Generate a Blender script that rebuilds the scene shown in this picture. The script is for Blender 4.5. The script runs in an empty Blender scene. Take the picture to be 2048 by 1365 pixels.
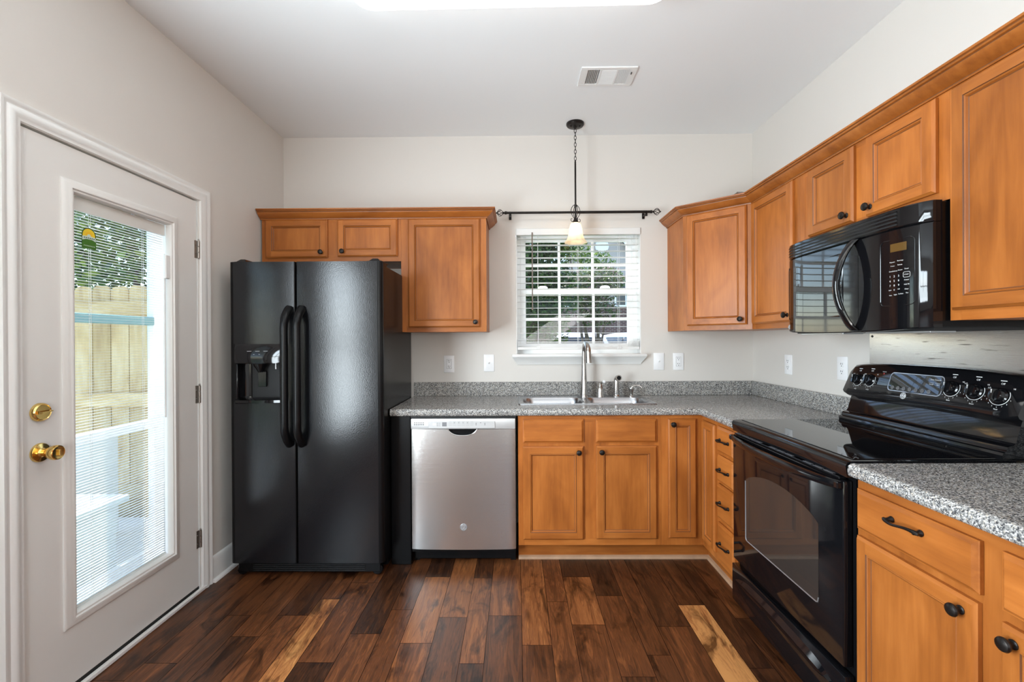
import bpy, bmesh, math, random
from mathutils import Matrix, Vector, Euler
random.seed(7)
R = math.radians
sc = bpy.context.scene
COL = sc.collection

# ------------------------------------------------------------------ camera
CAM_F, CAM_YAW, CAM_PITCH, CAM_ROLL, CAM_H = 897.84, .0093, -.0025, .0054, 1.3174
cam = bpy.data.cameras.new('camera'); cam_ob = bpy.data.objects.new('camera', cam); COL.objects.link(cam_ob)
cam.sensor_fit = 'HORIZONTAL'; cam.sensor_width = 36.0; cam.lens = CAM_F / 2048 * 36.0
cam.clip_start = .02; cam.clip_end = 300
cam_ob.matrix_world = (Matrix.Translation((0, 0, CAM_H)) @ Matrix.Rotation(CAM_YAW, 4, 'Z') @
                       Matrix.Rotation(R(90) + CAM_PITCH, 4, 'X') @ Matrix.Rotation(-CAM_ROLL, 4, 'Z'))
sc.camera = cam_ob

# ------------------------------------------------------------------ colour management, world, sun, daylight, fill
vs = sc.view_settings
sc.display_settings.display_device = 'sRGB'
vs.view_transform = 'Standard'; vs.look = 'None'; vs.gamma = 1; vs.use_curve_mapping = False
vs.exposure = 0.62
sc.cycles.use_denoising = True
sc.cycles.max_bounces = 10; sc.cycles.diffuse_bounces = 5; sc.cycles.glossy_bounces = 5
sc.cycles.transparent_max_bounces = 24; sc.cycles.transmission_bounces = 6
sc.cycles.sample_clamp_indirect = 6.0
sc.cycles.caustics_reflective = False; sc.cycles.caustics_refractive = False

w = bpy.data.worlds.new('sky'); sc.world = w; w.use_nodes = True
nt = w.node_tree; nt.nodes.clear()
wo = nt.nodes.new('ShaderNodeOutputWorld'); bg = nt.nodes.new('ShaderNodeBackground'); sky = nt.nodes.new('ShaderNodeTexSky')
sky.sky_type = 'NISHITA'; sky.sun_disc = False; sky.sun_elevation = R(60); sky.sun_rotation = R(-60); sky.air_density = 1.0; sky.dust_density = .6; sky.ozone_density = 1.5
bg.inputs['Strength'].default_value = .40
nt.links.new(sky.outputs[0], bg.inputs[0]); nt.links.new(bg.outputs[0], wo.inputs[0])

def light(name, kind, energy, color, loc, direction, **kw):
    l = bpy.data.lights.new(name, kind); l.energy = energy; l.color = color
    for k, v in kw.items(): setattr(l, k, v)
    o = bpy.data.objects.new(name, l); COL.objects.link(o); o.location = loc
    o.rotation_euler = Vector(direction).to_track_quat('-Z', 'Y').to_euler()
    return o
light('sun', 'SUN', 6.5, (1, .95, .86), (0, 0, 12), (.30, -.50, -.81), angle=R(.6))
XL_ = -1.674
# daylight through the left wall window, plus an added fill light behind the camera
light('side_window_daylight', 'AREA', 104, (.82, .93, 1), (XL_ - .05, .33, 1.30), (1, .0, .10), shape='RECTANGLE', size=1.3, size_y=1.62)
light('rear_fill_light', 'AREA', 85, (1, .99, .97), (.75, -3.42, 1.5), (-.55, .30, 1), shape='RECTANGLE', size=1.3, size_y=1.5)

# ------------------------------------------------------------------ materials
def new_mat(name):
    m = bpy.data.materials.new(name); m.use_nodes = True
    t = m.node_tree; b = t.nodes['Principled BSDF']
    return m, t, b
def N(t, kind, **kw):
    n = t.nodes.new('ShaderNode' + kind)
    for k, v in kw.items():
        if k in n.inputs: n.inputs[k].default_value = v
        else: setattr(n, k, v)
    return n
def ramp(t, stops, interp='LINEAR'):
    n = t.nodes.new('ShaderNodeValToRGB'); n.color_ramp.interpolation = interp
    e = n.color_ramp.elements
    while len(e) < len(stops): e.new(.5)
    for i, (p, c) in enumerate(stops):
        e[i].position = p; e[i].color = (*c, 1) if len(c) == 3 else c
    return n
def bump(t, b, height, strength, dist=.01):
    n = N(t, 'Bump'); n.inputs['Strength'].default_value = strength; n.inputs['Distance'].default_value = dist
    t.links.new(height, n.inputs['Height']); t.links.new(n.outputs[0], b.inputs['Normal'])
def coords(t, scale=(1, 1, 1), src='Object'):
    tc = N(t, 'TexCoord'); mp = N(t, 'Mapping'); mp.inputs['Scale'].default_value = scale
    t.links.new(tc.outputs[src], mp.inputs[0]); return mp.outputs[0]
def srgb(r, g, b):
    f = lambda c: (c / 255) / 12.92 if c / 255 <= .04045 else ((c / 255 + .055) / 1.055) ** 2.4
    return (f(r), f(g), f(b))
M = {}
def plain(name, col, rough=.5, metal=0, spec=.5, coat=0, var=0, vscale=4, bmp=0, bscale=200, emit=None, es=0):
    m, t, b = new_mat(name)
    b.inputs['Base Color'].default_value = (*col, 1); b.inputs['Roughness'].default_value = rough
    b.inputs['Metallic'].default_value = metal; b.inputs['Specular IOR Level'].default_value = spec
    b.inputs['Coat Weight'].default_value = coat
    if emit: b.inputs['Emission Color'].default_value = (*emit, 1); b.inputs['Emission Strength'].default_value = es
    if var:
        n = N(t, 'TexNoise', Scale=vscale, Detail=4.0); t.links.new(coords(t), n.inputs['Vector'])
        rp = ramp(t, [(.3, tuple(c * (1 - var) for c in col)), (.7, tuple(min(1, c * (1 + var)) for c in col))])
        t.links.new(n.outputs[0], rp.inputs[0]); t.links.new(rp.outputs[0], b.inputs['Base Color'])
    if bmp:
        n2 = N(t, 'TexNoise', Scale=bscale, Detail=3.0); t.links.new(coords(t), n2.inputs['Vector'])
        bump(t, b, n2.outputs[0], bmp, .004)
    M[name] = m; return m

plain('wall_paint', (.675, .64, .60), .6, var=.012, vscale=1.2, bmp=.06, bscale=260)
plain('ceiling_paint', (.86, .88, .89), .7, bmp=.05, bscale=200)
plain('white_trim', (.79, .785, .77), .32, var=.01)
plain('door_paint', (.76, .745, .72), .38, var=.01)
plain('vinyl_white', (.85, .86, .86), .35)
plain('slat_white', (.74, .74, .73), .4)
plain('slat_aluminium', (.84, .88, .87), .4)
plain('plate_white', (.86, .86, .87), .3)
plain('slot_dark', (.03, .03, .03), .6)
plain('black_gloss', (.005, .005, .006), .06, spec=.45)
plain('black_satin', (.005, .005, .0055), .27, spec=.2)
plain('black_matte', (.01, .01, .011), .6)
plain('black_glass', (.004, .004, .005), .02, spec=.55)
plain('oven_window', (.035, .028, .024), .03, spec=.5)
plain('oil_bronze', (.018, .014, .012), .35, metal=.6, var=.3, vscale=60)
plain('bronze_edge', (.10, .055, .035), .35, metal=.8)
plain('brass', (.83, .58, .20), .12, metal=1)
plain('hinge_nickel', (.36, .33, .30), .35, metal=1)
plain('chrome', (.62, .61, .60), .14, metal=1)
plain('grey_metal', (.42, .43, .45), .3, metal=.7)
plain('panel_silver', (.60, .60, .60), .35, metal=.35)
plain('decal_white', (.75, .75, .75), .5)
plain('decal_grey', (.20, .20, .21), .5)
plain('decal_red', (.45, .05, .05), .5)
plain('amber_display', (.10, .055, .016), .12)
plain('dark_slab', (.045, .025, .016), .4)
plain('shoe_wood', (.44, .27, .16), .55, var=.15, vscale=10)
plain('wand_brown', (.16, .11, .085), .3)
plain('paper_white', (.85, .85, .84), .7)
plain('fixture_lens', (.9, .9, .88), .4, emit=(1, .985, .95), es=2.3)
plain('bulb_glow', (1, .9, .75), .4, emit=(1, .80, .50), es=9)
plain('asphalt', (.16, .16, .165), .9, var=.2)
plain('patio_concrete', (.62, .60, .56), .8, var=.06, vscale=3)
plain('lawn', (.07, .12, .03), .9, var=.4, vscale=6)
plain('bark', (.11, .085, .065), .9, var=.3, vscale=20)
plain('siding', (.46, .43, .40), .7)
plain('roofing', (.13, .125, .12), .9, var=.2, vscale=10)
plain('car_white', (.75, .76, .78), .18, coat=.5)
plain('car_silver', (.50, .52, .55), .2, coat=.5)
plain('car_glass', (.02, .025, .03), .05)
plain('rubber', (.015, .015, .015), .7)
plain('storm_white', (.84, .87, .88), .4)
plain('storm_shaded', (.20, .36, .38), .4)  # shade on the white mid rail, painted into its colour
plain('sticker_green', (.045, .16, .012), .5)
plain('sticker_dark', (.02, .075, .02), .5)
plain('sticker_yellow', (.85, .62, .03), .5)
plain('sticker_orange', (.85, .36, .02), .5)
plain('sticker_pale', (.55, .66, .60), .5)

def wood(name, axis, fence=False):
    m, t, b = new_mat(name)
    s = [11, 11, 11]; s['xyz'.index(axis)] = .9
    s2 = [3.0, 3.0, 3.0]; s2['xyz'.index(axis)] = 1.1
    tc = N(t, 'TexCoord'); oi = N(t, 'ObjectInfo')
    off = N(t, 'VectorMath', operation='SCALE'); off.inputs[0].default_value = (13.1, 7.7, 21.3)
    t.links.new(oi.outputs['Random'], off.inputs['Scale'])
    add = N(t, 'VectorMath', operation='ADD'); t.links.new(tc.outputs['Object'], add.inputs[0]); t.links.new(off.outputs[0], add.inputs[1])
    m1 = N(t, 'Mapping'); m1.inputs['Scale'].default_value = s; t.links.new(add.outputs[0], m1.inputs[0])
    m2 = N(t, 'Mapping'); m2.inputs['Scale'].default_value = s2; t.links.new(add.outputs[0], m2.inputs[0])
    n1 = N(t, 'TexNoise', Scale=4.0, Detail=6.0, Roughness=.62, Distortion=.4); t.links.new(m1.outputs[0], n1.inputs['Vector'])
    n2 = N(t, 'TexNoise', Scale=2.4, Detail=3.0, Distortion=.6); t.links.new(m2.outputs[0], n2.inputs['Vector'])
    mix = N(t, 'Mix', data_type='FLOAT'); mix.inputs[0].default_value = .62
    t.links.new(n1.outputs[0], mix.inputs[2]); t.links.new(n2.outputs[0], mix.inputs[3])
    if fence: rp = ramp(t, [(.32, (.44, .29, .13)), (.5, (.64, .46, .23)), (.68, (.76, .60, .36))])
    else: rp = ramp(t, [(.30, (.235, .066, .0115)), (.5, (.378, .117, .0215)), (.70, (.50, .170, .036))])
    t.links.new(mix.outputs[0], rp.inputs[0])
    mul = N(t, 'MapRange'); mul.inputs[3].default_value = .86; mul.inputs[4].default_value = 1.12
    t.links.new(oi.outputs['Random'], mul.inputs[0])
    hsv = N(t, 'HueSaturation'); t.links.new(rp.outputs[0], hsv.inputs['Color']); t.links.new(mul.outputs[0], hsv.inputs['Value'])
    t.links.new(hsv.outputs[0], b.inputs['Base Color'])
    b.inputs['Roughness'].default_value = .8 if fence else .36; b.inputs['Specular IOR Level'].default_value = .32
    bump(t, b, n1.outputs[0], .05, .003)
    M[name] = m
for a in 'xyz': wood('wood_' + a, a)
wood('fence_wood', 'z', True); wood('fence_rail', 'x', True)
plain('wood_glaze', (.13, .045, .014), .45)
plain('cabinet_inside', (.32, .16, .07), .6)

m, t, b = new_mat('granite'); M['granite'] = m
v = N(t, 'TexVoronoi', Scale=330.0); v.inputs['Randomness'].default_value = 1
nz = N(t, 'TexNoise', Scale=120.0, Detail=2.0); cs = coords(t)
mx = N(t, 'Mix', data_type='VECTOR'); mx.inputs[0].default_value = .006
t.links.new(cs, mx.inputs[4]); t.links.new(nz.outputs['Color'], mx.inputs[5]); t.links.new(mx.outputs[1], v.inputs['Vector'])
sp = N(t, 'SeparateColor'); t.links.new(v.outputs['Color'], sp.inputs[0])
rp = ramp(t, [(0, (.050, .050, .055)), (.20, (.14, .14, .14)), (.38, (.25, .245, .235)), (.62, (.40, .39, .37)), (.80, (.48, .43, .36)), (.88, (.66, .66, .65))], 'CONSTANT')
t.links.new(sp.outputs[0], rp.inputs[0]); t.links.new(rp.outputs[0], b.inputs['Base Color'])
b.inputs['Roughness'].default_value = .17

def steel(name, col, rough, scale, strength):
    m, t, b = new_mat(name); M[name] = m
    b.inputs['Base Color'].default_value = (*col, 1); b.inputs['Metallic'].default_value = 1; b.inputs['Roughness'].default_value = rough
    n = N(t, 'TexNoise', Scale=1.0, Detail=3.0); t.links.new(coords(t, scale), n.inputs['Vector']); bump(t, b, n.outputs[0], strength, .002)
    return t, b
steel('stainless', (.60, .585, .57), .27, (3, 3, 900), .10)
steel('sink_steel', (.47, .48, .50), .27, (60, 60, 60), .03)
t, b = steel('backsplash_steel', (.52, .50, .48), .25, (3, 3, 700), .10)
n = N(t, 'TexNoise', Scale=1.0, Detail=2.0); t.links.new(coords(t, (9, 9, 95)), n.inputs['Vector'])
rp = ramp(t, [(.27, (.20, .19, .18)), (.36, (.54, .52, .50))]); t.links.new(n.outputs[0], rp.inputs[0]); t.links.new(rp.outputs[0], b.inputs['Base Color'])
steel('faucet_nickel', (.45, .43, .41), .25, (200, 200, 20), .02)

m, t, b = new_mat('fridge_texture'); M['fridge_texture'] = m
b.inputs['Base Color'].default_value = (.006, .0065, .008, 1); b.inputs['Roughness'].default_value = .17; b.inputs['IOR'].default_value = 1.47
n = N(t, 'TexNoise', Scale=230.0, Detail=2.0, Roughness=.6); t.links.new(coords(t, (1, 1, .6)), n.inputs['Vector']); fr_ = ramp(t, [(.40, (0, 0, 0)), (.62, (1, 1, 1))]); t.links.new(n.outputs[0], fr_.inputs[0]); bump(t, b, fr_.outputs[0], .09, .0012)

# floor planks: tone and seed per plank come from face attributes
m, t, b = new_mat('plank_floor'); M['plank_floor'] = m
at = N(t, 'Attribute', attribute_name='tone'); sd = N(t, 'Attribute', attribute_name='seed')
tc = N(t, 'TexCoord'); cmb = N(t, 'CombineXYZ'); t.links.new(sd.outputs['Fac'], cmb.inputs[2])
mulv = N(t, 'VectorMath', operation='SCALE'); mulv.inputs['Scale'].default_value = 40.0; t.links.new(cmb.outputs[0], mulv.inputs[0])
add = N(t, 'VectorMath', operation='ADD'); t.links.new(tc.outputs['Object'], add.inputs[0]); t.links.new(mulv.outputs[0], add.inputs[1])
mp = N(t, 'Mapping'); mp.inputs['Scale'].default_value = (16, 1.5, 1); t.links.new(add.outputs[0], mp.inputs[0])
n1 = N(t, 'TexNoise', Scale=1.6, Detail=5.0, Roughness=.6, Distortion=1.2); t.links.new(mp.outputs[0], n1.inputs['Vector'])
mpf = N(t, 'Mapping'); mpf.inputs['Scale'].default_value = (90, 4, 1); t.links.new(add.outputs[0], mpf.inputs[0])
n3 = N(t, 'TexNoise', Scale=2.0, Detail=4.0, Roughness=.7); t.links.new(mpf.outputs[0], n3.inputs['Vector'])
sn = N(t, 'Math', operation='MULTIPLY'); sn.inputs[1].default_value = 42.0; t.links.new(n1.outputs[0], sn.inputs[0])
sn2 = N(t, 'Math', operation='SINE'); t.links.new(sn.outputs[0], sn2.inputs[0])
mpk = N(t, 'Mapping'); mpk.inputs['Scale'].default_value = (9, 3.4, 1); t.links.new(add.outputs[0], mpk.inputs[0])
n2 = N(t, 'TexNoise', Scale=1.0, Detail=4.0, Roughness=.6, Distortion=1.0); t.links.new(mpk.outputs[0], n2.inputs['Vector'])
# value = tone + .10*sin + .35*(n3-.5) + .5*(n1-.5)
def madd(a, k, c=None, kc=0.0):
    q = N(t, 'Math', operation='MULTIPLY_ADD'); t.links.new(a, q.inputs[0]); q.inputs[1].default_value = k
    if c is None: q.inputs[2].default_value = kc
    else: t.links.new(c, q.inputs[2])
    return q.outputs[0]
val = madd(sn2.outputs[0], .060, at.outputs['Fac'])
val = madd(n3.outputs[0], .42, val); val = madd(n1.outputs[0], .66, val); val = madd(val, 1.0, None, -.52)
rp = ramp(t, [(0, (.010, .004, .002)), (.22, (.038, .0135, .0055)), (.48, (.125, .041, .0135)), (.75, (.29, .104, .032)), (1, (.56, .26, .085))])
t.links.new(val, rp.inputs[0])
kn = ramp(t, [(.34, (.10, .07, .05)), (.47, (1, 1, 1))]); t.links.new(n2.outputs[0], kn.inputs[0])
mm = N(t, 'Mix', data_type='RGBA', blend_type='MULTIPLY'); mm.inputs[0].default_value = .85
t.links.new(rp.outputs[0], mm.inputs[6]); t.links.new(kn.outputs[0], mm.inputs[7]); t.links.new(mm.outputs[2], b.inputs['Base Color'])
rr = N(t, 'MapRange'); rr.inputs[3].default_value = .28; rr.inputs[4].default_value = .44; t.links.new(n2.outputs[0], rr.inputs[0]); t.links.new(rr.outputs[0], b.inputs['Roughness'])
bump(t, b, n1.outputs[0], .25, .004)
plain('floor_gap', (.008, .004, .003), .8)

def brick(name):
    m, t, b = new_mat(name); M[name] = m
    br = N(t, 'TexBrick', Scale=1.0); br.inputs['Color1'].default_value = (.13, .055, .042, 1); br.inputs['Color2'].default_value = (.085, .04, .034, 1); br.inputs['Mortar'].default_value = (.25, .22, .2, 1)
    br.inputs['Brick Width'].default_value = .22; br.inputs['Row Height'].default_value = .075; br.inputs['Mortar Size'].default_value = .01
    tc = N(t, 'TexCoord'); s = N(t, 'SeparateXYZ'); c = N(t, 'CombineXYZ'); t.links.new(tc.outputs['Object'], s.inputs[0])
    t.links.new(s.outputs[0], c.inputs[0]); t.links.new(s.outputs[2], c.inputs[1]); t.links.new(c.outputs[0], br.inputs['Vector'])
    t.links.new(br.outputs[0], b.inputs['Base Color']); b.inputs['Roughness'].default_value = .85
brick('house_brick')

def leaf(name, c0, c1, c2):
    m, t, b = new_mat(name); M[name] = m
    g = N(t, 'NewGeometry'); rp = ramp(t, [(0, c0), (.55, c1), (1, c2)]); t.links.new(g.outputs['Random Per Island'], rp.inputs[0])
    t.links.new(rp.outputs[0], b.inputs['Base Color']); b.inputs['Roughness'].default_value = .45
    tr = N(t, 'BsdfTranslucent'); t.links.new(rp.outputs[0], tr.inputs[0]); mx = N(t, 'MixShader'); mx.inputs[0].default_value = .3
    o = t.nodes['Material Output']; t.links.new(b.outputs[0], mx.inputs[1]); t.links.new(tr.outputs[0], mx.inputs[2]); t.links.new(mx.outputs[0], o.inputs[0])
leaf('leaf_dark', (.012, .035, .012), (.03, .085, .02), (.10, .20, .04))
leaf('leaf_mid', (.03, .07, .015), (.08, .17, .03), (.26, .36, .06))
leaf('leaf_pink', (.06, .09, .04), (.12, .19, .06), (.34, .22, .25))

def pane(name, tint, refl=1.0):
    m, t, b = new_mat(name); M[name] = m; t.nodes.remove(b)
    tr = N(t, 'BsdfTransparent'); tr.inputs[0].default_value = (*tint, 1); gl = N(t, 'BsdfGlossy'); gl.inputs['Roughness'].default_value = .005
    fr = N(t, 'Fresnel', IOR=1.45); mx = N(t, 'MixShader'); o = t.nodes['Material Output']
    ml = N(t, 'Math', operation='MULTIPLY'); ml.inputs[1].default_value = refl; gm = N(t, 'NewGeometry'); iv = N(t, 'Math', operation='MULTIPLY_ADD'); iv.inputs[1].default_value = -refl; iv.inputs[2].default_value = refl; t.links.new(gm.outputs['Backfacing'], iv.inputs[0])
    t.links.new(fr.outputs[0], ml.inputs[0]); t.links.new(iv.outputs[0], ml.inputs[1])
    t.links.new(ml.outputs[0], mx.inputs[0]); t.links.new(tr.outputs[0], mx.inputs[1]); t.links.new(gl.outputs[0], mx.inputs[2]); t.links.new(mx.outputs[0], o.inputs[0])
pane('window_glass', (.99, .995, .993), .5); pane('storm_glass', (.95, .985, .985), .5)
m, t, b = new_mat('frosted_shade'); M['frosted_shade'] = m
b.inputs['Base Color'].default_value = (.95, .88, .76, 1); b.inputs['Roughness'].default_value = .45
tr = N(t, 'BsdfTranslucent'); tr.inputs[0].default_value = (1, .92, .78, 1); mx = N(t, 'MixShader'); mx.inputs[0].default_value = .6
t.links.new(b.outputs[0], mx.inputs[1]); t.links.new(tr.outputs[0], mx.inputs[2]); t.links.new(mx.outputs[0], t.nodes['Material Output'].inputs[0])

# ------------------------------------------------------------------ mesh builder
class MB:
    def __init__(s, frame=None):
        s.bm = bmesh.new(); s.mats = []; s.M = frame or Matrix.Identity(4); s.smooth = False
    def mi(s, m):
        if m not in s.mats: s.mats.append(m)
        return s.mats.index(m)
    def v(s, p): return s.bm.verts.new(s.M @ Vector(p))
    def f(s, vs, m):
        try: f = s.bm.faces.new(vs)
        except ValueError: return None
        f.material_index = s.mi(m); return f
    def quad(s, pts, m): return s.f([s.v(p) for p in pts], m)
    def box(s, a, b, m, bev=0, seg=1):
        x0, x1 = sorted((a[0], b[0])); y0, y1 = sorted((a[1], b[1])); z0, z1 = sorted((a[2], b[2]))
        V = [s.v(p) for p in ((x0, y0, z0), (x1, y0, z0), (x1, y1, z0), (x0, y1, z0), (x0, y0, z1), (x1, y0, z1), (x1, y1, z1), (x0, y1, z1))]
        F = [s.f([V[i] for i in q], m) for q in ((0, 3, 2, 1), (4, 5, 6, 7), (0, 1, 5, 4), (1, 2, 6, 5), (2, 3, 7, 6), (3, 0, 4, 7))]
        if bev:
            E = list({e for f in F for e in f.edges}); idx = s.mi(m)
            r = bmesh.ops.bevel(s.bm, geom=E, offset=bev, segments=seg, profile=.5, affect='EDGES')
            for f in r['faces']: f.material_index = idx
        return s
    def loft(s, rings, m, cap=True, closed=True, cyc=False, sides=None):
        P = [[s.v(p) for p in r] for r in rings]; n = len(P[0])
        seq = list(zip(P, P[1:])) + ([(P[-1], P[0])] if cyc else [])
        for A, B in seq:
            for i in range(n if closed else n - 1):
                j = (i + 1) % n; s.f([A[i], A[j], B[j], B[i]], sides[i] if sides else m)
        if cap and closed and not cyc: s.f(P[0][::-1], m); s.f(P[-1], m)
        return s
    def prism(s, poly, vec, m, sides=None):
        v = Vector(vec); return s.loft([[Vector(p) for p in poly], [Vector(p) + v for p in poly]], m, sides=sides)
    def tube(s, pts, r, m, n=10, cyc=False, flat=1.0, up=None):
        pts = [Vector(p) for p in pts]; k = len(pts); rs = r if isinstance(r, (list, tuple)) else [r] * k
        rings = []; prev = None
        for i in range(k):
            d = (pts[(i + 1) % k] - pts[i - 1]) if cyc else (pts[min(i + 1, k - 1)] - pts[max(i - 1, 0)])
            d.normalize()
            if prev is None:
                u0 = Vector(up) if up else (Vector((0, 0, 1)) if abs(d.z) < .9 else Vector((1, 0, 0)))
            else: u0 = prev
            u = (u0 - d * u0.dot(d)).normalized(); w_ = d.cross(u); prev = u
            rings.append([pts[i] + (u * math.cos(2 * math.pi * q / n) * flat + w_ * math.sin(2 * math.pi * q / n)) * rs[i] for q in range(n)])
        return s.loft(rings, m, cyc=cyc)
    def lathe(s, prof, o, axis, m, n=24, mod=None):
        ax = Vector(axis).normalized(); u = ax.orthogonal().normalized(); w_ = ax.cross(u); o = Vector(o)
        rings = []
        for (r, t_) in prof:
            rings.append([o + ax * t_ + (u * math.cos(2 * math.pi * q / n) + w_ * math.sin(2 * math.pi * q / n)) * (max(r, 1e-5) * (mod(q / n, t_) if mod else 1)) for q in range(n)])
        return s.loft(rings, m, cap=True)
    def sweep(s, path, prof, m, cap=True, sides=None):   # path: 2D points; prof: (outwards to the right of travel, z)
        P = [Vector(p) for p in path]; rings = []
        for i, p in enumerate(P):
            ds = []
            if i > 0: ds.append((P[i] - P[i - 1]).normalized())
            if i < len(P) - 1: ds.append((P[i + 1] - P[i]).normalized())
            ns = [Vector((d.y, -d.x)) for d in ds]
            if len(ns) == 2: nn = (ns[0] + ns[1]); nn = nn / max(.2, (1 + ns[0].dot(ns[1])))
            else: nn = ns[0]
            rings.append([(p.x + nn.x * o, p.y + nn.y * o, z) for (o, z) in prof])
        return s.loft(rings, m, cap=cap, sides=sides)
    def text(s, body, size, m, at, ax, az, depth=.0):
        cu = bpy.data.curves.new('t', 'FONT'); cu.body = body; cu.size = size; cu.align_x = 'CENTER'; cu.align_y = 'CENTER'; cu.resolution_u = 2
        ob = bpy.data.objects.new('t', cu); me = bpy.data.meshes.new_from_object(ob)
        ax = Vector(ax).normalized(); az = Vector(az).normalized(); at = Vector(at)
        vs_ = [s.v(at + ax * q.co.x + az * q.co.y) for q in me.vertices]
        for p in me.polygons: s.f([vs_[i] for i in p.vertices], m)
        bpy.data.objects.remove(ob); bpy.data.curves.remove(cu); bpy.data.meshes.remove(me)
        return s
    def build(s, name, parent=None, label=None, smooth=35, recalc=True, **props):
        if recalc: bmesh.ops.recalc_face_normals(s.bm, faces=s.bm.faces)
        me = bpy.data.meshes.new(name)
        if parent is not None:
            o = Vector((0, 0, 0)); q = parent
            while q is not None: o += q.location; q = q.parent
            bmesh.ops.translate(s.bm, verts=s.bm.verts, vec=-o)
        s.bm.to_mesh(me); s.bm.free()
        for k in s.mats: me.materials.append(M[k])
        if smooth:
            me.polygons.foreach_set('use_smooth', [True] * len(me.polygons)); me.set_sharp_from_angle(angle=R(smooth))
        ob = bpy.data.objects.new(name, me); COL.objects.link(ob)
        if parent is not None: ob.parent = parent
        if label: ob['label'] = label
        for k, v_ in props.items(): ob[k] = v_
        return ob

def thing(name, label, cat, loc, group=None):
    o = bpy.data.objects.new(name, None); COL.objects.link(o); o.location = loc; o.empty_display_size = .1
    o['label'] = label; o['category'] = cat
    if group: o['group'] = group
    return o
def struct(mb, name, parent=None, label=None, cat=None):
    o = mb.build(name, parent)
    if parent is None: o['kind'] = 'structure'
    if label: o['label'] = label
    if cat: o['category'] = cat
    return o
def ringbox(mb, x0, x1, y0, y1, z0, z1, iy0, iy1, iz0, iz1, m, bev=0):
    mb.box((x0, y0, z0), (x1, iy0, z1), m, bev).box((x0, iy1, z0), (x1, y1, z1), m, bev).box((x0, iy0, z0), (x1, iy1, iz0), m, bev).box((x0, iy0, iz1), (x1, iy1, z1), m, bev)
def frame(o, a, out): # local x along the face, local y out of the face, local z up
    a = Vector(a); out = Vector(out)
    return Matrix(((a.x, out.x, 0, o[0]), (a.y, out.y, 0, o[1]), (a.z, out.z, 1, o[2]), (0, 0, 0, 1)))

XL, XR, D, H = -1.674, 1.696, 3.23, 2.785
YF = 2.63            # face frame plane of the rear base cabinets
XF = 1.086           # face frame plane of the right-hand base cabinets

# ================================================================== room shell
# floor planks
SE = [-1.70, -1.53, -1.395, -1.28, -1.15, -1.005, -.905, -.752, -.617, -.512, -.373, -.24, -.139, .019, .147, .25, .403, .539, .637, .793, .924, 1.024, 1.16, 1.28, 1.40, 1.53, 1.72]
JO = {-1.53: [1.822], -1.395: [2.141], -1.28: [1.986], -1.15: [2.141], -1.005: [2.276], -.905: [1.826], -.752: [2.007], -.617: [2.186], -.512: [2.49, 1.944], -.373: [2.126], -.24: [1.822],
      -.139: [2.139], .019: [1.932], .147: [2.254], .25: [2.489, 2.071], .403: [2.306, 1.751], .539: [1.872], .637: [2.059], .793: [2.225], .924: [1.798]}
TN = {(-1.005, 1.9): .78, (-.512, 2.2): .66, (-.373, 2.3): .58, (-.24, 2.0): .54, (-.139, 2.4): .50, (-.139, 1.9): .36, (.019, 2.2): .60, (.019, 1.7): .40, (.147, 2.0): .46, (.25, 2.2): .66, (.25, 1.9): .40, (.793, 2.0): .92,
      (.403, 2.0): .40, (.539, 2.2): .34, (.637, 1.8): .38, (-.905, 2.0): .42, (-.617, 1.9): .40, (-.752, 1.8): .44, (-1.15, 1.9): .46, (-1.53, 1.7): .46, (-1.28, 2.2): .40, (.924, 2.0): .22, (-.512, 1.8): .46, (-.373, 1.9): .36}
rows = list(zip(SE, SE[1:]))
x = SE[0]
while x > -1.85: rows.insert(0, (x - .13, x)); x -= .13
bm = bmesh.new(); lt = bm.faces.layers.float.new('tone'); ls = bm.faces.layers.float.new('seed')
rf = random.Random(3)
for x0, x1 in rows:
    js = sorted(JO.get(x0, [])); top = js[-1] if js else rf.uniform(1.5, 2.2); low = js[0] if js else top
    ys = list(js) or [top]
    y = top
    while y < 3.3: y += rf.uniform(.55, 1.0); ys.append(min(y, 3.3))
    y = low
    while y > -3.6: y -= rf.uniform(.6, .95); ys.append(max(y, -3.6))
    ys = sorted(set(ys)); g = .0011
    for ya, yb in zip(ys, ys[1:]):
        if yb - ya < .01: continue
        f = bm.faces.new([bm.verts.new(p) for p in ((x0 + g, ya + g, 0), (x1 - g, ya + g, 0), (x1 - g, yb - g, 0), (x0 + g, yb - g, 0))])
        tn = rf.choice([.20, .26, .32, .36, .40, .46])
        for (kx, ky), v_ in TN.items():
            if abs(kx - x0) < 1e-6 and ya < ky < yb: tn = v_
        f[lt] = tn; f[ls] = rf.random()
me = bpy.data.meshes.new('floor')
f = bm.faces.new([bm.verts.new(p) for p in ((-1.80, -3.6, -.003), (1.8, -3.6, -.003), (1.8, 3.3, -.003), (-1.80, 3.3, -.003))]); f.material_index = 1
bm.to_mesh(me); bm.free(); me.materials.append(M['plank_floor']); me.materials.append(M['floor_gap'])
ob = bpy.data.objects.new('floor', me); COL.objects.link(ob); ob['kind'] = 'structure'

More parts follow.
